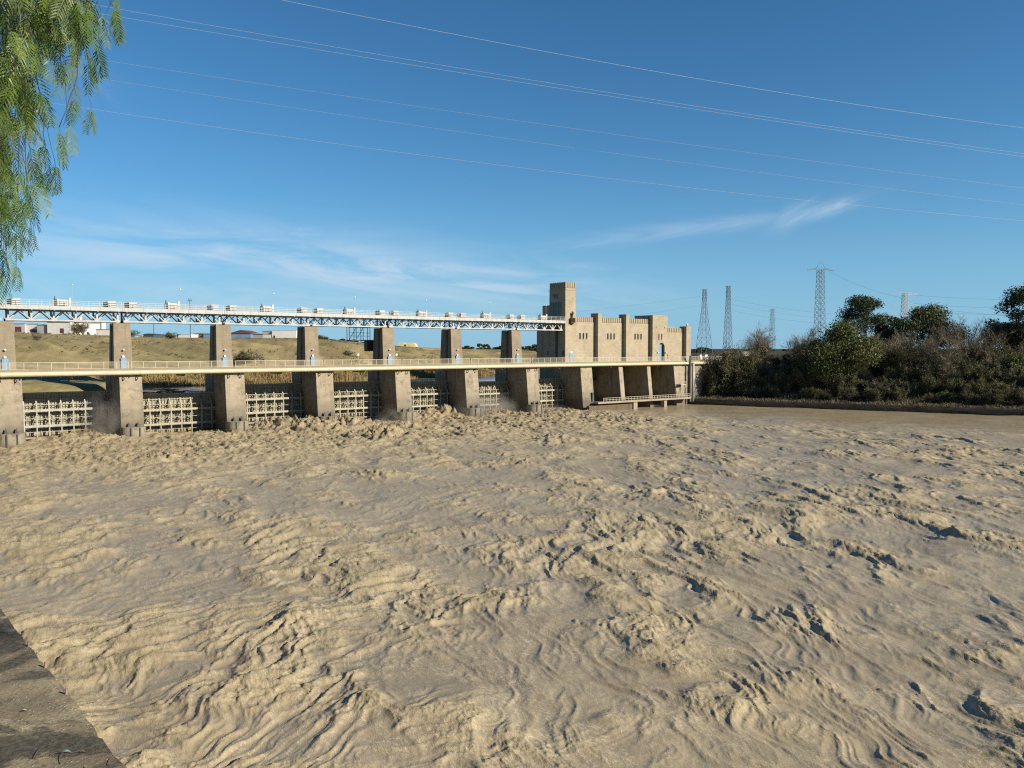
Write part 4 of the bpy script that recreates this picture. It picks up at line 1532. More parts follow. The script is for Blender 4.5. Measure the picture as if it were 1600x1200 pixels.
def crown_points(r, blobs, n, shell=0.55):
    w_ = np.array([b[3] ** 2 for b in blobs])
    w_ = w_ / w_.sum()
    k = r.choice(len(blobs), n, p=w_)
    B = np.array([b[:4] for b in blobs])[k]
    sq = np.array([b[4] if len(b) > 4 else 0.8 for b in blobs])[k]
    d = r.randn(n, 3)
    d /= np.linalg.norm(d, axis=1)[:, None]
    rad = (shell + (1 - shell) * r.rand(n)) * (0.80 + 0.25 * r.rand(n))
    p = d * (rad * B[:, 3])[:, None]
    p[:, 2] *= sq
    return B[:, :3] + p


def ribbons(P, Q, wd, r):
    d = Q - P
    ln = np.linalg.norm(d, axis=1)[:, None] + 1e-6
    s = r.randn(len(P), 3)
    s = np.cross(d / ln, s)
    s /= (np.linalg.norm(s, axis=1)[:, None] + 1e-6)
    s = s * np.asarray(wd).reshape(-1, 1) / 2
    v = np.stack([P - s, P + s, Q + s * 0.5, Q - s * 0.5], 1).reshape(-1, 3)
    return v, np.arange(4 * len(P)).reshape(-1, 4)


def make_tree_meshes(seed, H, Wd, nblob, nleaf, leaf, m_leaf, m_trunk, trunk_r, low=0.3, airy=0.0):
    r = np.random.RandomState(seed)
    blobs = []
    for k in range(nblob):
        a = r.rand() * 2 * math.pi
        hz = low + (1 - low) * (r.rand() ** 0.8)
        prof = math.sin(math.pi * min(0.98, 0.16 + 0.80 * (hz - low) / (1 - low))) ** 0.6
        rad = Wd / 2 * prof * math.sqrt(r.rand()) * 0.85
        br = (0.15 + 0.10 * r.rand()) * Wd * (1 - airy * 0.38)
        blobs.append((rad * math.cos(a), rad * math.sin(a), hz * H - br * 0.6, br, 0.65))
    pts = crown_points(r, blobs, nleaf, 0.35)
    v, f = leaf_quads(r, pts, leaf)
    me_c = npmesh('crown', v, f, m_leaf)
    tm = MB()
    top = (r.randn() * 0.05 * Wd, r.randn() * 0.05 * Wd, H * (low + 0.35))
    pts_ = [(0, 0, -0.5), (top[0] * 0.3, top[1] * 0.3, H * 0.2), (top[0] * 0.7, top[1] * 0.7, H * (low + 0.1)), top]
    tm.tube(pts_, [trunk_r * 1.3, trunk_r, trunk_r * 0.75, trunk_r * 0.35], 8)
    for b in blobs[:16]:
        p0 = Vector(pts_[1]).lerp(Vector(pts_[3]), 0.2 + 0.6 * r.rand())
        p1 = Vector(b[:3])
        md = p0.lerp(p1, 0.5) + Vector((0, 0, -0.03 * H))
        tm.tube([p0, md, p1], [trunk_r * 0.45, trunk_r * 0.28, trunk_r * 0.1], 5)
    me_t = tm.build('trunk', m_trunk)
    return me_t, me_c


def make_shrub_meshes(seed, H, Wd, m_twig, m_leaf, leaves, stems=12, sub=15, tw=12):
    r = np.random.RandomState(seed)
    P, Q, wds = [], [], []
    tips = []
    sm = MB()
    for s in range(stems):
        a = r.rand() * 2 * math.pi
        out = Wd / 2 * (0.25 + 0.75 * r.rand())
        top = np.array([out * math.cos(a), out * math.sin(a), H * (0.55 + 0.45 * r.rand()) * (1 - 0.35 * (out / (Wd / 2)) ** 2)])
        mid = top * np.array([0.35, 0.35, 0.55]) + r.randn(3) * 0.06 * H
        path = []
        for k in range(7):
            t_ = k / 6
            path.append((1 - t_) ** 2 * np.array([r.randn() * 0.1, r.randn() * 0.1, -0.3]) + 2 * t_ * (1 - t_) * mid + t_ ** 2 * top)
        sm.tube([tuple(p) for p in path], [0.085 * (1 - 0.13 * k) * H / 6 for k in range(7)], 5)
        path = np.array(path)
        for k in range(sub):
            t_ = 0.25 + 0.75 * r.rand()
            i = min(5, int(t_ * 6))
            p = path[i] + (path[i + 1] - path[i]) * (t_ * 6 - i)
            d = r.randn(3) * 0.6 + np.array([math.cos(a) * 0.4, math.sin(a) * 0.4, 0.75])
            d = d / np.linalg.norm(d) * H * (0.14 + 0.16 * r.rand())
            P.append(p)
            Q.append(p + d)
            wds.append(0.075)
            for j in range(tw):
                b = p + d * (0.2 + 0.8 * r.rand())
                e = d * 0.25 + r.randn(3) * H * 0.055 + np.array([0, 0, 0.02 * H])
                P.append(b)
                Q.append(b + e)
                wds.append(0.045 + 0.03 * r.rand())
                tips.append(b + e)
    v, f = ribbons(np.array(P), np.array(Q), np.array(wds), r)
    tips = np.array(tips)
    if leaves:
        sel = r.choice(len(tips), leaves)
        lv, lf = leaf_quads(r, tips[sel] + r.randn(leaves, 3) * 0.22, 0.17)
    me_s = sm.build('stem', m_twig)
    me_c = npmesh('twigs', v, f, m_twig)
    me_l = npmesh('foliage', lv, lf, m_leaf) if leaves else None
    return me_s, me_c, me_l


def adopt(parts, root):
    for p in parts:
        if p:
            p.parent = root


def bank_point(px_, e):
    a = (px_ - 800) / F_PX
    Y = (e - B0X * BY + B0Y * BX) / (-a * BY + BX)
    return a * Y, Y


def ground_at(x, y):
    return float(terrain_z(np.array([x]), np.array([y]))[0])


# shrub prototypes
protos = []
for k, (tm_, lm_, nl, H, Wd) in enumerate([('twig', 'leaf_olive', 1800, 6.5, 7.5), ('twig_grey', 'leaf_olive', 500, 7.0, 7.5), ('twig', 'leaf_olive', 2600, 5.5, 7.0), ('twig_grey', 'leaf_dark', 3200, 5.0, 7.0),
                                           ('twig', 'leaf_dark', 2600, 6.0, 7.5)]):
    root = thing('bank_shrub', '', 'shrub')
    adopt(make_shrub_meshes(40 + k, H, Wd, M[tm_], M[lm_], nl), root)
    protos.append((root, H))
SH_LAB = {0: 'brown twiggy shrub with few leaves on the shaded right bank slope', 1: 'bare grey leafless shrub on the shaded right bank slope', 2: 'olive leafy shrub on the shaded right bank slope',
          3: 'dark green dense shrub on the shaded right bank slope', 4: 'brown shrub with some dark leaves on the shaded right bank slope'}
rng = random.Random(3)
used_first = set()
spots = []
for e, step, hs in ((7.5, 4.0, (0.5, 0.8)), (12.0, 3.8, (0.7, 1.05)), (17.5, 4.0, (0.8, 1.1)), (23.5, 4.2, (0.8, 1.15)), (30, 4.6, (0.75, 1.1)), (36, 5.5, (0.7, 1.0))):
    s = -10.0
    while s < 135:
        ee = e + rng.uniform(-2, 2)
        x = B0X + BX * s - BY * ee + rng.uniform(-1, 1)
        y = B0Y + BY * s + BX * ee + rng.uniform(-1, 1)
        if rng.random() < 0.95:
            spots.append((x, y, rng.uniform(*hs), e))
        s += step * rng.uniform(0.75, 1.25)
for (x, y, sc, e) in spots:
    u_, q_ = uq(x, y)
    if q_ < 8.5 and u_ < 197:
        continue
    if -1 < q_ < 8.5 and u_ < 214:
        sc = min(sc, 0.6)
    px_ = 800 + F_PX * x / y
    if px_ < 1068:
        continue
    if e > 22 and px_ < 1235:
        sc *= 0.55
    if px_ < 1150:
        sc *= 0.95 if px_ > 1112 else 0.66
    k = rng.choices([0, 1, 2, 3, 4], [4, 3.2, 2.2, 1.6, 3])[0]
    if e < 9 and rng.random() < 0.5:
        k = rng.choice([2, 3, 4])
    root, H = protos[k]
    o = root if k not in used_first else copy_tree(root)
    used_first.add(k)
    o.location = (x, y, ground_at(x, y) - 0.1)
    o.rotation_euler = (0, 0, rng.uniform(0, 6.28))
    o.scale = (sc * rng.uniform(0.9, 1.2), sc * rng.uniform(0.9, 1.2), sc)
    tag(o, SH_LAB[k], None, 'shrubs massed on the right bank: ' + ['brown', 'bare grey', 'olive', 'dark green', 'brown and dark'][k])


# low ground cover filling the slope between the shrubs
r = np.random.RandomState(31)
n = 26000
ss_, ee_ = r.uniform(-1, 150, n), np.where(r.rand(n) < 0.2, r.uniform(0.2, 6.5, n), r.uniform(1.0, 42, n))
xx_, yy_ = B0X + BX * ss_ - BY * ee_, B0Y + BY * ss_ + BX * ee_
zz = terrain_z(xx_, yy_)
zz = np.where(ee_ < 6.5, np.maximum(zz, 1.9), zz)
P = np.stack([xx_, yy_, zz - 0.1], -1)
hh = np.where(ee_ < 6.5, 0.6, 1.0) * r.uniform(0.5, 1.9, n) * (0.8 + 0.4 * np.sin(xx_ * 0.5) * np.sin(yy_ * 0.43))
Q = P + np.stack([r.randn(n) * 0.45, r.randn(n) * 0.45, hh], -1)
v, f = ribbons(P, Q, np.full(n, 0.11), r)
tag(npmesh('undergrowth', v, f, M['twig']), 'dry brown undergrowth covering the right bank slope', 'undergrowth', None, 'stuff')



for px_, e_, yt_, k in ((1098, 7.5, 590, 4), (1107, 8.0, 574, 0), (1117, 8.5, 560, 4), (1128, 9.0, 551, 2), (1140, 9.5, 547, 0), (1152, 10.0, 545, 1), (1165, 11.0, 546, 4), (1176, 12.0, 547, 0), (1133, 13.0, 553, 3)):
    x, y = bank_point(px_, e_)
    gz_ = max(2.2, ground_at(x, y))
    sc = (CAM_Z + (545 - yt_) * y / F_PX - gz_) / protos[k][1]
    o = copy_tree(protos[k][0])
    o.location = (x, y, gz_ - 0.2)
    o.rotation_euler = (0, 0, px_ * 1.3)
    o.scale = (sc * 0.62, sc * 0.62, sc)
    tag(o, SH_LAB[k], None, 'shrubs massed on the right bank: ' + ['brown', 'bare grey', 'olive', 'dark green', 'brown and dark'][k])


def place_tree(name, label, px_, e, ytop, wpx, seed, nblob, nleaf, leaf, m_leaf, m_trunk, low=0.3, airy=0.0, tr=0.25):
    x, y = bank_point(px_, e)
    gz_ = ground_at(x, y)
    H = CAM_Z + (545 - ytop) * y / F_PX - gz_
    Wd = wpx * y / F_PX
    root = thing(name, label, 'tree', (x, y, gz_ - 0.1))
    adopt(make_tree_meshes(seed, H, Wd, nblob, nleaf, leaf, m_leaf, m_trunk, tr, low, airy), root)
    return root


place_tree('broadleaf_tree', 'bushy sunlit green tree leaning over the bank, pale stem below', 1312, 15, 497, 122, 1, 44, 17000, 0.34, M['leaf'], M['palebark'], 0.30)
place_tree('broadleaf_tree', 'tall airy dark tree with gaps, behind the bushy green tree', 1346, 46, 458, 92, 12, 46, 13000, 0.32, M['leaf_dark'], M['bark'], 0.15, 0.3)
place_tree('broadleaf_tree', 'dark rounded tree left of the white pylon', 1386, 50, 486, 70, 3, 24, 8000, 0.34, M['leaf_dark'], M['bark'], 0.10)
place_tree('broadleaf_tree', 'dense green rounded tree right of the white pylon', 1453, 42, 472, 100, 4, 40, 15000, 0.34, M['leaf'], M['bark'], 0.10)
place_tree('broadleaf_tree', 'large dark tree at the right picture edge', 1606, 40, 432, 104, 5, 40, 14000, 0.36, M['leaf_dark'], M['bark'], 0.2)
place_tree('broadleaf_tree', 'low dark spreading tree left of the tree at the right edge', 1572, 42, 484, 76, 6, 26, 8000, 0.34, M['leaf_dark'], M['bark'], 0.2)
place_tree('broadleaf_tree', 'small yellow green tree low at the right picture edge', 1592, 22, 546, 76, 7, 20, 5000, 0.30, M['leaf'], M['bark'], 0.1)

for name, label, px_, e, ytop, wpx, seed in (('bare_tree', 'small leafless round tree near the bridge end', 1186, 26, 514, 46, 71), ('bare_tree', 'wide leafless brown tree under the open sky at right', 1515, 30, 498, 110, 72),
                                             ('bare_tree', 'leafless brown tree in front of the white pylon', 1400, 26, 512, 90, 73), ('bare_tree', 'leafless brown tree left of the bushy green tree', 1258, 28, 518, 56, 74),
                                             ('bare_tree', 'leafless grey brown tree right of the dense green tree base', 1470, 20, 524, 70, 75)):
    x, y = bank_point(px_, e)
    gz_ = ground_at(x, y)
    H = CAM_Z + (545 - ytop) * y / F_PX - gz_
    root = thing(name, label, 'tree', (x, y, gz_ - 0.1))
    adopt(make_shrub_meshes(seed, H, wpx * y / F_PX, M['twig_grey'] if seed % 2 else M['twig'], M['leaf_olive'], 500, 16, 22, 15), root)

# pale hut among the bushes
x, y = bank_point(1440, 30)
t = thing('white_hut', 'small white hut half hidden among bare bushes on the right bank', 'hut', (x, y, ground_at(x, y)), TH - 0.9)
MB().box(-2, 2, -1.5, 1.5, -0.5, 2.4).build('wall', M['white'], t)
MB().prism_x([(-1.9, 2.4), (1.9, 2.4), (0, 3.3)], -2.2, 2.2).build('roof', M['greyroof'], t)
MB().box(-0.5, 0.5, -1.53, -1.4, 0, 2.0).build('door', M['dark'], t)

# reeds along the far shore
r = np.random.RandomState(9)
n = 16000
uu_ = r.uniform(22, 150, n)
vs_ = np.interp(uu_, [-200, 0, 38, 117, 140, 250], [10, 30, 36, 47, 49, 60]) + r.uniform(-1.5, 9, n)
Pp = np.stack([P0X + uu_ * DX - vs_ * NX, P0Y + uu_ * DY - vs_ * NY], -1)
zz = terrain_z(Pp[:, 0], Pp[:, 1])
hh = r.uniform(1.4, 2.9, n) * (0.75 + 0.35 * np.sin(uu_ * 0.35 + vs_ * 0.2)) * np.where(uu_ < 14, 0.5, 1.0)
P = np.concatenate([Pp, zz[:, None] - 0.2], 1)
Q = P + np.stack([r.randn(n) * 0.3, r.randn(n) * 0.3, hh], -1)
v, f = ribbons(P, Q, np.full(n, 0.16), r)
tag(npmesh('reed_bed', v, f, M['reed']), 'dry golden reeds along the shore above the dam', 'reeds', None, 'stuff')

# low tufts scattered over the hillside
n = 9000
aa_, dd_ = r.uniform(-0.72, 0.02, n), r.uniform(205, 430, n) + 60 * r.rand(n) ** 2
X_, Y_ = aa_ * dd_, dd_
u_, q_ = uq(X_, Y_)
clump = fbm(5, X_ / 22, Y_ / 22, 3)
ok = (-q_ > 56) & (clump + 0.5 * r.randn(n) > 0.75)
X_, Y_ = X_[ok], Y_[ok]
cen = np.stack([X_, Y_, terrain_z(X_, Y_)], -1)
pts_ = (cen[:, None, :] + r.randn(len(cen), 7, 3) * np.array([0.45, 0.45, 0.22]) + np.array([0, 0, 0.25])).reshape(-1, 3)
v, f = leaf_quads(r, pts_, 0.34)
tag(npmesh('hill_scrub', v, f, M['tuft']), 'low olive tufts scattered over the hillside behind the dam', 'scrub', None, 'stuff')

# bushes on the hill
for px_, py_, Yd, sc, l in ((268, 531, 345, 0.9, 'small dark bush on the hill crest right of the second pier'), (386, 556, 245, 1.1, 'round dark bush low on the slope in the third bay'),
                            (372, 557, 244, 0.6, 'smaller dark bush left of the round one on the slope'), (544, 557, 300, 0.6, 'tiny dark bush on the slope by the round sign'),
                            (205, 519, 352, 1.0, 'dark bush beside the second pier top on the hill'), (60, 548, 240, 0.5, 'lone small shrub on the bare slope in the first bay'),
                            (130, 518, 342, 1.2, 'grey leafless bush beside the white sheds'), (122, 521, 340, 0.9, 'low grey bush in front of the white silo'), (502, 527, 430, 0.7, 'dark bush on the skyline beside the fourth pier')):
    p = at_depth(px_, py_, Yd)
    root, H = protos[3 if 'dark' in l else 1]
    o = copy_tree(root)
    o.name = 'hill_shrub'
    o.location = (p.x, p.y, ground_at(p.x, p.y) - 0.2)
    o.scale = (sc, sc, sc * 0.8)
    tag(o, l, 'shrub')
    if 'group' in o:
        del o['group']

# distant umbrella pines and horizon trees
for k, (px_, ytop, wpx, Yd, l) in enumerate(((749, 536, 9, 900, 'leftmost of three far umbrella pines on the plain'), (756, 538, 8, 920, 'middle one of three far umbrella pines'),
                                             (762, 537, 9, 900, 'rightmost of three far umbrella pines'), (716, 535, 6, 800, 'single far tree left of the sixth pier'), (783, 540, 8, 950, 'far tree just left of the last free pier'))):
    p = at_depth(px_, 545, Yd)
    gz_ = ground_at(p.x, p.y)
    H = CAM_Z + (545 - ytop) * Yd / F_PX - gz_
    root = thing('far_tree', l, 'tree', (p.x, p.y, gz_))
    adopt(make_tree_meshes(300 + k, H, wpx * Yd / F_PX, 10, 900, 0.7, M['leaf_dark'], M['bark'], 0.3, 0.55), root)
rng = random.Random(21)
hb = thing('far_shrub', '', 'shrub')
adopt(make_tree_meshes(330, 3.6, 7.5, 9, 700, 0.55, M['leaf_dark'], M['bark'], 0.15, 0.1), hb)
firsthb = True
for k in range(46):
    px_ = rng.choice([rng.uniform(690, 845), rng.uniform(1075, 1260), rng.uniform(470, 600)])
    Yd = rng.uniform(700, 1500) if px_ > 650 else rng.uniform(436, 520)
    X_ = (px_ - 800) / F_PX * Yd
    o = hb if firsthb else copy_tree(hb)
    firsthb = False
    sc = rng.uniform(0.7, 1.4) * (1.5 if px_ > 650 else 0.6)
    o.location = (X_, Yd, ground_at(X_, Yd) - 0.3)
    o.scale = (sc * 1.4, sc * 1.4, sc * 0.9)
    o.rotation_euler = (0, 0, rng.uniform(0, 6))
    tag(o, 'tiny dark bush on the far skyline', None, 'far bushes on the skyline')


# ------------------------------------------------------------------ far buildings on the hill
def shed(name, label, px0, px1, ytop, ybase, Yd, m_wall, m_roof=None, gable=0.0, depth=12.0, doors=(), cat='shed', md=None):
    a, b_ = at_depth(px0, ybase, Yd), at_depth(px1, ybase, Yd)
    W_ = b_.x - a.x
    H = (ybase - ytop) * Yd / F_PX
    z0 = a.z
    root = thing(name, label, cat, ((a.x + b_.x) / 2, Yd, z0))
    wl = MB().box(-W_ / 2, W_ / 2, 0, depth, -3, H).build('wall', m_wall, root)
    rm = MB()
    if gable > 0:
        g_ = gable * Yd / F_PX
        rm.prism_y([(-W_ / 2 - 0.4, H), (W_ / 2 + 0.4, H), (W_ / 2 + 0.4, H + 0.1), (0, H + g_), (-W_ / 2 - 0.4, H + 0.1)], -0.4, depth + 0.4)
    else:
        rm.box(-W_ / 2 - 0.2, W_ / 2 + 0.2, -0.2, depth + 0.2, H, H + 0.25)
    rm.build('roof', m_roof or M['greyroof'], root)
    for dx0, dx1, dy in doors:
        MB().box(-W_ / 2 + W_ * dx0, -W_ / 2 + W_ * dx1, -0.06, 0.1, 0, H * dy).build('door', md or M['maroon'], wl)
    return root


shed('shed', 'long grey shed with maroon door by the first pier', 21, 39, 506, 519, 348, plain('pale_grey_render', (0.50, 0.51, 0.52), 0.7, 0.06, 0.3), M['greyroof'], 0, 12, ((0.15, 0.70, 0.65),))
shed('shed', 'white shed with brown door between two grey sheds', 39, 60, 506.5, 519, 349, M['white'], M['greyroof'], 0, 12, ((0.40, 0.90, 0.35),))
shed('shed', 'low grey shed under the truss left of the white hall', 58, 74, 508, 519, 347, plain('grey_render', (0.40, 0.41, 0.42), 0.7, 0.06, 0.3), M['greyroof'], 0, 10)
shed('warehouse', 'large white hall with cream base and brown door', 74, 110, 503, 520.5, 346, M['white'], M['white'], 2.5, 25, ((0.55, 0.72, 0.42),), 'warehouse')
shed('shed', 'white hut with dark side right of the large hall', 111, 117, 508, 519.5, 347, M['white'], M['greyroof'], 0, 8)
t = thing('silo', 'white round silo with cap behind the sheds', 'silo', (at_depth(127, 518, 356).x, 356, 22))
MB().cone((0, 0), 1.0, 1.0, 0, 9.5, 14).build('body', M['white'], t)
MB().cone((0, 0), 1.0, 0.2, 9.5, 10.6, 14).build('cap', M['white'], t)
t = thing('silo', 'short white tank on legs left of the second pier', 'silo', (at_depth(161, 518, 356).x, 356, 23))
MB().cone((0, 0), 1.2, 1.2, 2.5, 7.5, 14).build('body', M['white'], t)
for k in range(4):
    MB().box(-0.9 + 1.8 * (k % 2) - 0.1, -0.9 + 1.8 * (k % 2) + 0.1, -0.9 + 1.8 * (k // 2) - 0.1, -0.9 + 1.8 * (k // 2) + 0.1, 0, 2.5).build('leg', M['steel_grey'], t)
shed('shed', 'low white shed on a wall near the second pier', 150, 171, 515, 520, 352, M['white'], M['greyroof'], 0, 8)
shed('shed', 'tiny white shed right of the second pier', 214, 222, 524.5, 527.5, 365, M['white'], M['greyroof'], 0, 6)
shed('shed', 'dark blue sheeted shed with low arch roof', 224, 240, 522.5, 527.5, 366, plain('dark_blue_sheet', (0.06, 0.09, 0.13), 0.7, 0.1, 0.3), plain('slate_blue_sheet', (0.10, 0.13, 0.17), 0.7, 0.1, 0.3), 1.6, 10)
shed('shed', 'low grey shed in the second bay', 252, 272, 523.5, 527.5, 380, plain('mid_grey_render', (0.30, 0.30, 0.29), 0.7, 0.06, 0.3), M['greyroof'], 0, 10)
shed('shed', 'long low white shed in the second bay', 273, 297, 522.8, 527, 384, M['white'], M['white'], 0, 10)
shed('shed', 'brown roofed open shed left of the third pier', 302, 328, 521.5, 527, 395, plain('brown_render', (0.20, 0.17, 0.14), 0.7, 0.1, 0.3), plain('tan_sheet', (0.33, 0.27, 0.19), 0.7, 0.1, 0.3), 1.4, 14)
shed('shed', 'small bright blue shed beside the third pier', 318, 328, 522, 526.5, 393, M['bluesheet'], M['bluesheet'], 0, 6)
shed('shed', 'red roofed shed with blue front', 360, 392, 521, 527, 405, M['bluesheet'], plain('red_brown_tiles', (0.14, 0.055, 0.05), 0.7, 0.15, 0.3), 5.5, 16)
shed('shed', 'grey roofed shed right of the red roofed one', 392, 411, 522, 527, 408, plain('mid_grey_wall', (0.33, 0.33, 0.33), 0.7, 0.06, 0.3), M['greyroof'], 1.5, 14)
shed('warehouse', 'grey hall wall adjoining the bright white block', 410, 425, 517.5, 528, 432, plain('cool_grey_render', (0.42, 0.43, 0.45), 0.7, 0.06, 0.3), M['greyroof'], 0, 20, (), 'warehouse')
shed('warehouse', 'bright white block building left of the fourth pier', 425, 463, 516.5, 528.5, 428, M['white'], M['white'], 0, 20, ((0.06, 0.13, 0.35),), 'warehouse', M['dark'])
for k, (a, b_, l) in enumerate(((625, 637, 'left yellow dome tent on the far hill'), (634, 652, 'right larger yellow dome tent on the far hill'))):
    c = at_depth((a + b_) / 2, 538, 478)
    Wd = (b_ - a) * 478 / F_PX
    m = MB()
    prof = [(-Wd / 2 * math.cos(math.pi * j / 12), 2.6 * math.sin(math.pi * j / 12) ** 0.8) for j in range(13)]
    m.prism_y(prof, 0, 10)
    root = thing('dome_tent', l, 'tent', (c.x, 470, CAM_Z + (545 - 541.8) * 470 / F_PX), 0, 'yellow dome tents on the hill')
    m.build('cover', M['yellow'], root)
    MB().box(-0.6, 0.6, -0.05, 0.05, 0, 1.6).build('flap', M['cream'], root)
shed('shed', 'tiny white house far off beside the tower', 815, 821, 544, 547.5, 900, M['white'], M['greyroof'], 0, 10, (), 'house')
shed('shed', 'low pale shed on the far right plain', 1158, 1176, 549.4, 551, 420, M['cream'], M['cream'], 0, 10)


# utility poles behind the gallery
for px_, ytop, Yd, l in ((298, 468, 380, 'tall utility pole with crossbar rising above the gallery'), (241, 505, 380, 'plain thin utility pole seen under the gallery')):
    p = at_depth(px_, 545, Yd)
    gz_ = ground_at(p.x, p.y)
    H = CAM_Z + (545 - ytop) * Yd / F_PX - gz_
    t = thing('utility_pole', l, 'utility pole', (p.x, p.y, gz_))
    MB().tube([(0, 0, -0.5), (0, 0, H)], [0.22, 0.15], 8).build('pole', M['galv'], t)
    if ytop < 500:
        m = MB().box(-1.2, 1.2, -0.1, 0.1, H - 0.9, H - 0.65)
        for s in (-0.8, 0.8):
            m.bar((s, 0, H - 0.7), (s * 0.5, 0, H + 0.4), 0.14)
        m.build('crossarm', M['galv'], t)


# ------------------------------------------------------------------ pylons
def pylon(px_, ytop, Yd, wb, wt, label, m, arms=(), base_y=None, nb=11, bw=0.24, cap=None, waist=None):
    p = at_depth(px_, 545, Yd)
    gz_ = ground_at(p.x, p.y)
    H = CAM_Z + (545 - ytop) * Yd / F_PX - gz_
    root = thing('lattice_pylon', label, 'pylon', (p.x, p.y, gz_), 0.25)
    hb = H if cap is None else H * (1 - cap)

    def half(z):
        k = z / hb
        if waist:
            kz, wz = waist
            return (wb + (wz - wb) * k / kz) / 2 if k < kz else (wz + (wt - wz) * (k - kz) / (1 - kz)) / 2
        return (wb + (wt - wb) * k) / 2
    mb = MB()
    zs = [hb * (1 - (1 - k / nb) ** 1.25) for k in range(nb + 1)]
    for sx in (-1, 1):
        for sy in (-1, 1):
            for i in range(nb):
                h0, h1 = half(zs[i]), half(zs[i + 1])
                mb.bar((sx * h0, sy * h0, zs[i]), (sx * h1, sy * h1, zs[i + 1]), bw)
    for i in range(nb):
        h0, h1 = half(zs[i]), half(zs[i + 1])
        for (ax, ay), (bx_, by_) in (((-1, -1), (1, -1)), ((1, -1), (1, 1)), ((1, 1), (-1, 1)), ((-1, 1), (-1, -1))):
            mb.bar((ax * h0, ay * h0, zs[i]), (bx_ * h1, by_ * h1, zs[i + 1]), bw * 0.6)
            mb.bar((bx_ * h0, by_ * h0, zs[i]), (ax * h1, ay * h1, zs[i + 1]), bw * 0.6)
            mb.bar((ax * h1, ay * h1, zs[i + 1]), (bx_ * h1, by_ * h1, zs[i + 1]), bw * 0.6)
    mb.build('lattice_mast', m, root)
    for (zf, ln) in arms:
        z = H * zf
        a = MB()
        h0 = half(min(z, hb))
        for s in (-1, 1):
            for y in (-1, 1):
                a.bar((s * h0, y * h0, z), (s * ln, 0, z + (0.2 if cap is None else -0.8)), bw * 0.7)
                a.bar((s * h0, y * h0, z + 0.9), (s * ln, 0, z + (0.2 if cap is None else -0.8)), bw * 0.6)
            a.bar((s * ln, 0, z), (s * ln, 0, z - 1.3), bw * 0.6)
        a.build('crossarm', m, root)
    if cap:
        c_ = MB()
        h0 = half(hb)
        for s in (-1, 1):
            c_.bar((s * 3.2, 0, hb - 0.2), (s * 0.6, 0, H), bw * 0.7)
        c_.bar((-0.6, 0, H), (0.6, 0, H), bw * 0.7)
        c_.bar((-3.2, 0, hb), (3.2, 0, hb), bw * 0.7)
        c_.build('peak_frame', m, root)
    return root


pylon(1100, 453, 480, 8.0, 1.5, 'wide legged dark pylon just right of the powerhouse', M['galv'], ((0.99, 1.6), (0.93, 1.6), (0.87, 1.6)), None, 9, 0.16, None, (0.78, 2.0))
pylon(1137, 448, 500, 4.6, 1.5, 'slim dark pylon second from the powerhouse', M['galv'], ((0.99, 1.7), (0.92, 1.7), (0.85, 1.7)), None, 15, 0.18)
pylon(1206, 483, 620, 4.4, 1.6, 'short slim far pylon above the bare shrubs', M['galv'], ((0.97, 2.6), (0.86, 2.6), (0.75, 2.6)), None, 13, 0.110)
pylon(1280, 410, 400, 4.6, 2.6, 'tallest pylon with broad winged top', M['galv'], ((0.925, 7.8),), None, 15, 0.15, 0.085)
pylon(1412, 459, 330, 3.0, 1.5, 'white sunlit pylon with three crossarms among the trees', M['galv_pale'], ((0.985, 6.4), (0.82, 6.2), (0.67, 6.0)), None, 14, 0.15)
pylon(1323, 486, 420, 2.2, 1.4, 'small pale pylon top peeping over the green tree', M['galv_pale'], ((0.99, 2.6), (0.90, 2.4)), None, 12, 0.2)

# ------------------------------------------------------------------ power lines
wires = [
    ((440, 0), (1000, 108), (1600, 200), 70, 100, 'pale overhead wire, topmost of all across the sky', 0.013),
    ((185, 14), (860, 130), (1600, 240), 80, 110, 'upper wire of the close pair across the sky', 0.012),
    ((190, 27), (860, 136), (1600, 245), 82, 111, 'lower wire of the close pair across the sky', 0.012),
    ((160, 94), (860, 196), (1600, 294), 90, 116, 'overhead wire just below the close pair', 0.009),
    ((150, 122), (860, 226), (1600, 320), 92, 118, 'overhead wire second from the lowest', 0.009),
    ((215, 181), (860, 268), (1600, 345), 94, 120, 'lowest pale overhead wire, crossing the feathery cloud', 0.013),
]
for a, b_, c_, Ya, Yc, l, rad in wires:
    pa, pc = at_depth(*a, Ya), at_depth(*c_, Yc)
    dx = (b_[0] - 800) / F_PX
    # depth of the middle point on the straight plan line
    k = (dx * pa.y - pa.x) / ((pc.x - pa.x) - dx * (pc.y - pa.y))
    Yb = pa.y + k * (pc.y - pa.y)
    pb = at_depth(*b_, Yb)
    co = np.polyfit([0, k, 1], [pa.z, pb.z, pc.z], 2)
    pts = []
    for j in range(81):
        t_ = -0.6 + 2.0 * j / 80
        p = pa + (pc - pa) * t_
        pts.append((p.x, p.y, float(np.polyval(co, t_))))
    o = MB().tube(pts, rad, 5).build('power_line', M['wire'], None, True)
    tag(o, l, 'power line', 'overhead wires across the sky')

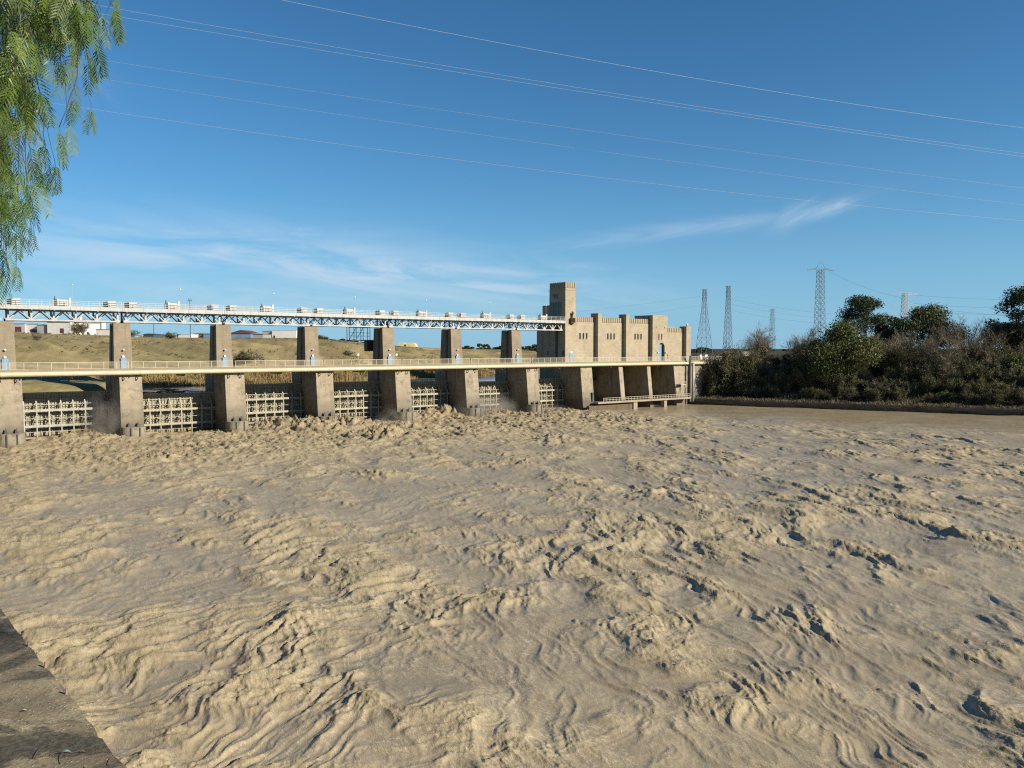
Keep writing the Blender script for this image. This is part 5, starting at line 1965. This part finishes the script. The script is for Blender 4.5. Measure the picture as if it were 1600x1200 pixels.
far_wires = [((700, 505), (1100, 462), 500, 480, 'faint wire from the wide legged pylon to the left'), ((760, 520), (1100, 476), 500, 480, 'second faint wire left of the wide legged pylon'),
             ((1137, 466), (1323, 492), 500, 420, 'faint wire from the slim pylon towards the small pale one, upper'), ((1137, 474), (1323, 500), 500, 420, 'faint wire from the slim pylon towards the small pale one, middle'),
             ((1137, 484), (1323, 508), 500, 420, 'faint wire from the slim pylon towards the small pale one, lower'),
             ((1296, 424), (1412, 466), 400, 330, 'thin wire from the winged pylon down to the white pylon'),
             ((1427, 461), (1760, 464), 330, 300, 'dark wire leaving the white pylon rightwards, top'), ((1427, 474), (1760, 478), 330, 300, 'dark wire leaving the white pylon rightwards, second'),
             ((1427, 478), (1760, 500), 330, 300, 'dark wire leaving the white pylon rightwards, third'), ((1427, 486), (1760, 486), 330, 300, 'dark wire leaving the white pylon rightwards, lowest')]
for a, c_, Ya, Yc, l in far_wires:
    pa, pc = at_depth(*a, Ya), at_depth(*c_, Yc)
    pts = []
    for j in range(25):
        t_ = j / 24
        p = pa + (pc - pa) * t_
        pts.append((p.x, p.y, p.z - 1.5 * 4 * t_ * (1 - t_)))
    o = MB().tube(pts, 0.030, 4).build('power_line', M['wire_dark'], None, True)
    tag(o, l, 'power line', 'far wires between the pylons')

# ------------------------------------------------------------------ pepper tree over the camera
pt = thing('pepper_tree', 'pepper tree with drooping feathery green branches at the upper left', 'tree', (-1.6, -4.2, QZ))
TB = Vector((-1.6, -4.2, QZ))
tm = MB()


def loc(p):
    return Vector(p) - TB


trunk = [Vector((-1.6, -4.2, QZ - 0.2)), Vector((-1.5, -4.1, QZ + 1.2)), Vector((-1.7, -3.7, QZ + 2.4)), Vector((-1.6, -3.2, QZ + 3.6))]
tm.tube([loc(p) for p in trunk], [0.34, 0.26, 0.22, 0.17], 10)
tm.build('trunk', M['bark'], pt, True)
limbs = [[Vector((-1.6, -3.2, QZ + 3.6)), Vector((-2.6, -0.5, QZ + 4.6)), Vector((-3.1, 2.0, QZ + 5.0)), Vector((-3.0, 4.6, QZ + 4.9))],
         [Vector((-1.6, -3.2, QZ + 3.6)), Vector((0.8, -2.0, QZ + 5.2)), Vector((3.6, -1.0, QZ + 6.2)), Vector((7.0, -0.6, QZ + 6.4))],
         [Vector((-1.6, -3.2, QZ + 3.6)), Vector((-3.6, -2.0, QZ + 5.0)), Vector((-5.0, 0.5, QZ + 5.6))]]
for lb in limbs:
    MB().tube([loc(p) for p in lb], [0.15, 0.10, 0.06, 0.03][:len(lb)], 8).build('limb', M['bark'], pt, True)

rp = np.random.RandomState(77)


def frond(P0, d, ln, V, Fs, nb=12, lw=0.0030):
    """pinnate leaf: leaflets in pairs along a drooping stalk"""
    d = d / np.linalg.norm(d)
    side = np.cross(d, rp.randn(3))
    side /= np.linalg.norm(side)
    p = P0.copy()
    step = ln / nb
    o = len(V)
    prev = p.copy()
    for k in range(nb):
        d = d + np.array([0, 0, -0.055]) + rp.randn(3) * 0.012
        d /= np.linalg.norm(d)
        side = side - d * (side @ d)
        side /= np.linalg.norm(side)
        p = p + d * step
        # stalk
        nrm = np.cross(d, side)
        o = len(V)
        w_ = 0.0011
        V.extend([prev - side * w_, prev + side * w_, p + side * w_, p - side * w_])
        Fs.append((o, o + 1, o + 2, o + 3))
        prev = p.copy()
        if k < 1:
            continue
        t_ = k / nb
        ll = 0.24 * ln * (0.75 + 0.5 * math.sin(math.pi * min(1, t_ + 0.12))) * (0.85 + 0.3 * rp.rand())
        for s in (-1, 1):
            dl = side * s * 0.80 + d * 0.62 + np.array([0, 0, -0.16]) + nrm * rp.randn() * 0.10
            dl /= np.linalg.norm(dl)
            wv = np.cross(dl, nrm)
            wv /= np.linalg.norm(wv)
            wv = wv * lw * (0.8 + 0.4 * rp.rand())
            o = len(V)
            V.extend([p, p + dl * ll * 0.4 + wv, p + dl * ll + np.array([0, 0, -0.12 * ll]), p + dl * ll * 0.4 - wv])
            Fs.append((o, o + 1, o + 2, o + 3))


def strand(top, tip, dens=1.0, lscale=1.0):
    top, tip = np.array(top, float), np.array(tip, float)
    ln = np.linalg.norm(tip - top)
    n = max(4, int(ln / 0.06))
    wob = rp.randn(3) * 0.05
    pts = []
    for k in range(n + 1):
        t_ = k / n
        p = top + (tip - top) * t_ + wob * math.sin(math.pi * t_) + rp.randn(3) * 0.004
        pts.append(p)
    root = MB().tube([loc(p) for p in pts], [0.0045 - 0.003 * k / n for k in range(n + 1)], 5).build('branchlet', M['bark'], pt, True)
    V, Fs = [], []
    for k in range(1, n + 1):
        for _ in range(1 if rp.rand() > 0.35 * dens else 2):
            if rp.rand() > dens:
                continue
            a = rp.rand() * 2 * math.pi
            d = np.array([math.cos(a) * 0.75, math.sin(a) * 0.75, -0.55 - 0.6 * rp.rand()])
            frond(pts[k] - np.array(TB), d, lscale * (0.11 + 0.13 * rp.rand()), V, Fs)
    # terminal fronds
    for _ in range(3):
        frond(pts[-1] - np.array(TB), np.array([rp.randn() * 0.25, rp.randn() * 0.25, -1.0]), lscale * 0.16, V, Fs)
    if V:
        npmesh('foliage', np.array(V), np.array(Fs), M['pepper'], root)


tips = [(182, 30), (176, 48), (158, 55), (152, 100), (140, 120), (128, 95), (135, 130), (142, 205), (120, 190), (108, 232), (92, 238), (88, 292), (72, 262), (66, 300), (50, 362), (42, 345), (46, 315),
        (24, 448), (14, 458), (6, 452), (30, 400), (2, 420), (20, 330), (8, 300), (-10, 330)]
for x_, y_ in tips:
    Yd = rp.uniform(3.3, 4.9)
    tp_ = at_depth(x_, y_ - 38, Yd)
    x0 = x_ - rp.uniform(15, 70)
    top_y = -rp.uniform(120, 420)
    tt_ = at_depth(x0, top_y, Yd + rp.uniform(-0.3, 0.3))
    strand(tt_, tp_, 0.24 if x_ > 60 else 0.40)
for k in range(26):          # dense mass at the left
    x_ = rp.uniform(-90, 45)
    y_ = rp.uniform(40, 250) if x_ > 20 else rp.uniform(80, 360)
    Yd = rp.uniform(3.0, 5.4)
    strand(at_depth(x_ - rp.uniform(0, 50), -rp.uniform(150, 450), Yd), at_depth(x_, y_, Yd), 0.80)
for k in range(16):          # upper fringe
    x_ = rp.uniform(45, 118)
    y_ = rp.uniform(-30, 75) * (1 - (x_ - 50) / 260)
    Yd = rp.uniform(3.0, 4.8)
    strand(at_depth(x_ - rp.uniform(0, 40), -rp.uniform(200, 400), Yd), at_depth(x_, y_, Yd), 0.65)
# crown overhead and to the right of the viewpoint, shading the quay
for k in range(16):
    x_, y_ = rp.uniform(1.5, 8.0), rp.uniform(-3.0, 1.6)
    ztop = QZ + rp.uniform(5.2, 6.6)
    zt_ = ztop - rp.uniform(0.8, 2.4)
    if y_ > 0.2 and x_ / y_ < 1.3 and (zt_ - 18.6) / y_ < 0.75:
        continue
    strand((x_, y_, ztop), (x_ + rp.randn() * 0.1, y_ + rp.randn() * 0.1, zt_), 0.45, 1.3)


# ------------------------------------------------------------------ spray hanging below the gates
def mist(u, q, z, ru, rq, rz, dens, label):
    m = bpy.data.materials.new('spray_mist')
    m.use_nodes = True
    t = m.node_tree
    t.nodes.clear()
    co = t.nodes.new('ShaderNodeTexCoord')
    ln = t.nodes.new('ShaderNodeVectorMath')
    ln.operation = 'LENGTH'
    t.links.new(co.outputs['Object'], ln.inputs[0])
    nz = t.nodes.new('ShaderNodeTexNoise')
    nz.inputs['Scale'].default_value = 2.0
    nz.inputs['Detail'].default_value = 3.0
    t.links.new(co.outputs['Object'], nz.inputs['Vector'])
    r1 = t.nodes.new('ShaderNodeMapRange')
    r1.interpolation_type = 'SMOOTHSTEP'
    for i, x in enumerate((0.15, 1.0, 1.0, 0.0)):
        r1.inputs[i + 1].default_value = x
    t.links.new(ln.outputs['Value'], r1.inputs[0])
    r2 = t.nodes.new('ShaderNodeMapRange')
    for i, x in enumerate((0.38, 0.68, 0.0, dens)):
        r2.inputs[i + 1].default_value = x
    t.links.new(nz.outputs[0], r2.inputs[0])
    mu = t.nodes.new('ShaderNodeMath')
    mu.operation = 'MULTIPLY'
    t.links.new(r1.outputs[0], mu.inputs[0])
    t.links.new(r2.outputs[0], mu.inputs[1])
    pv = t.nodes.new('ShaderNodeVolumePrincipled')
    pv.inputs['Color'].default_value = (0.90, 0.82, 0.68, 1)
    pv.inputs['Anisotropy'].default_value = 0.2
    t.links.new(mu.outputs[0], pv.inputs['Density'])
    o_ = t.nodes.new('ShaderNodeOutputMaterial')
    t.links.new(pv.outputs[0], o_.inputs['Volume'])
    o = MB().ball((0, 0, 0), 1.0, 20, 12).build('spray_mist', m)
    o.location = FR(u, q, z)
    o.rotation_euler = (0, 0, TH)
    o.scale = (ru, rq, rz)
    tag(o, label, 'mist', None, 'stuff')


mist(16.0, 5.0, 3.0, 5.5, 5.5, 8.0, 0.34, 'pale spray mist rising beside the second pier foot')
mist(78.0, 8.0, 1.0, 7.0, 6.0, 4.5, 0.25, 'thin spray mist at the foot of the fifth pier')
mist(103.0, 9.0, 2.0, 11.0, 6.0, 6.5, 0.30, 'brown tinged spray mist by the sixth pier and tallest spray')
mist(48.0, 11.0, 0.5, 14.0, 6.0, 3.2, 0.16, 'low spray mist drifting over the churning water left of centre')
mist(122.0, 10.0, 0.5, 12.0, 6.0, 3.2, 0.14, 'low spray mist at the foot of the pier nearest the tower')
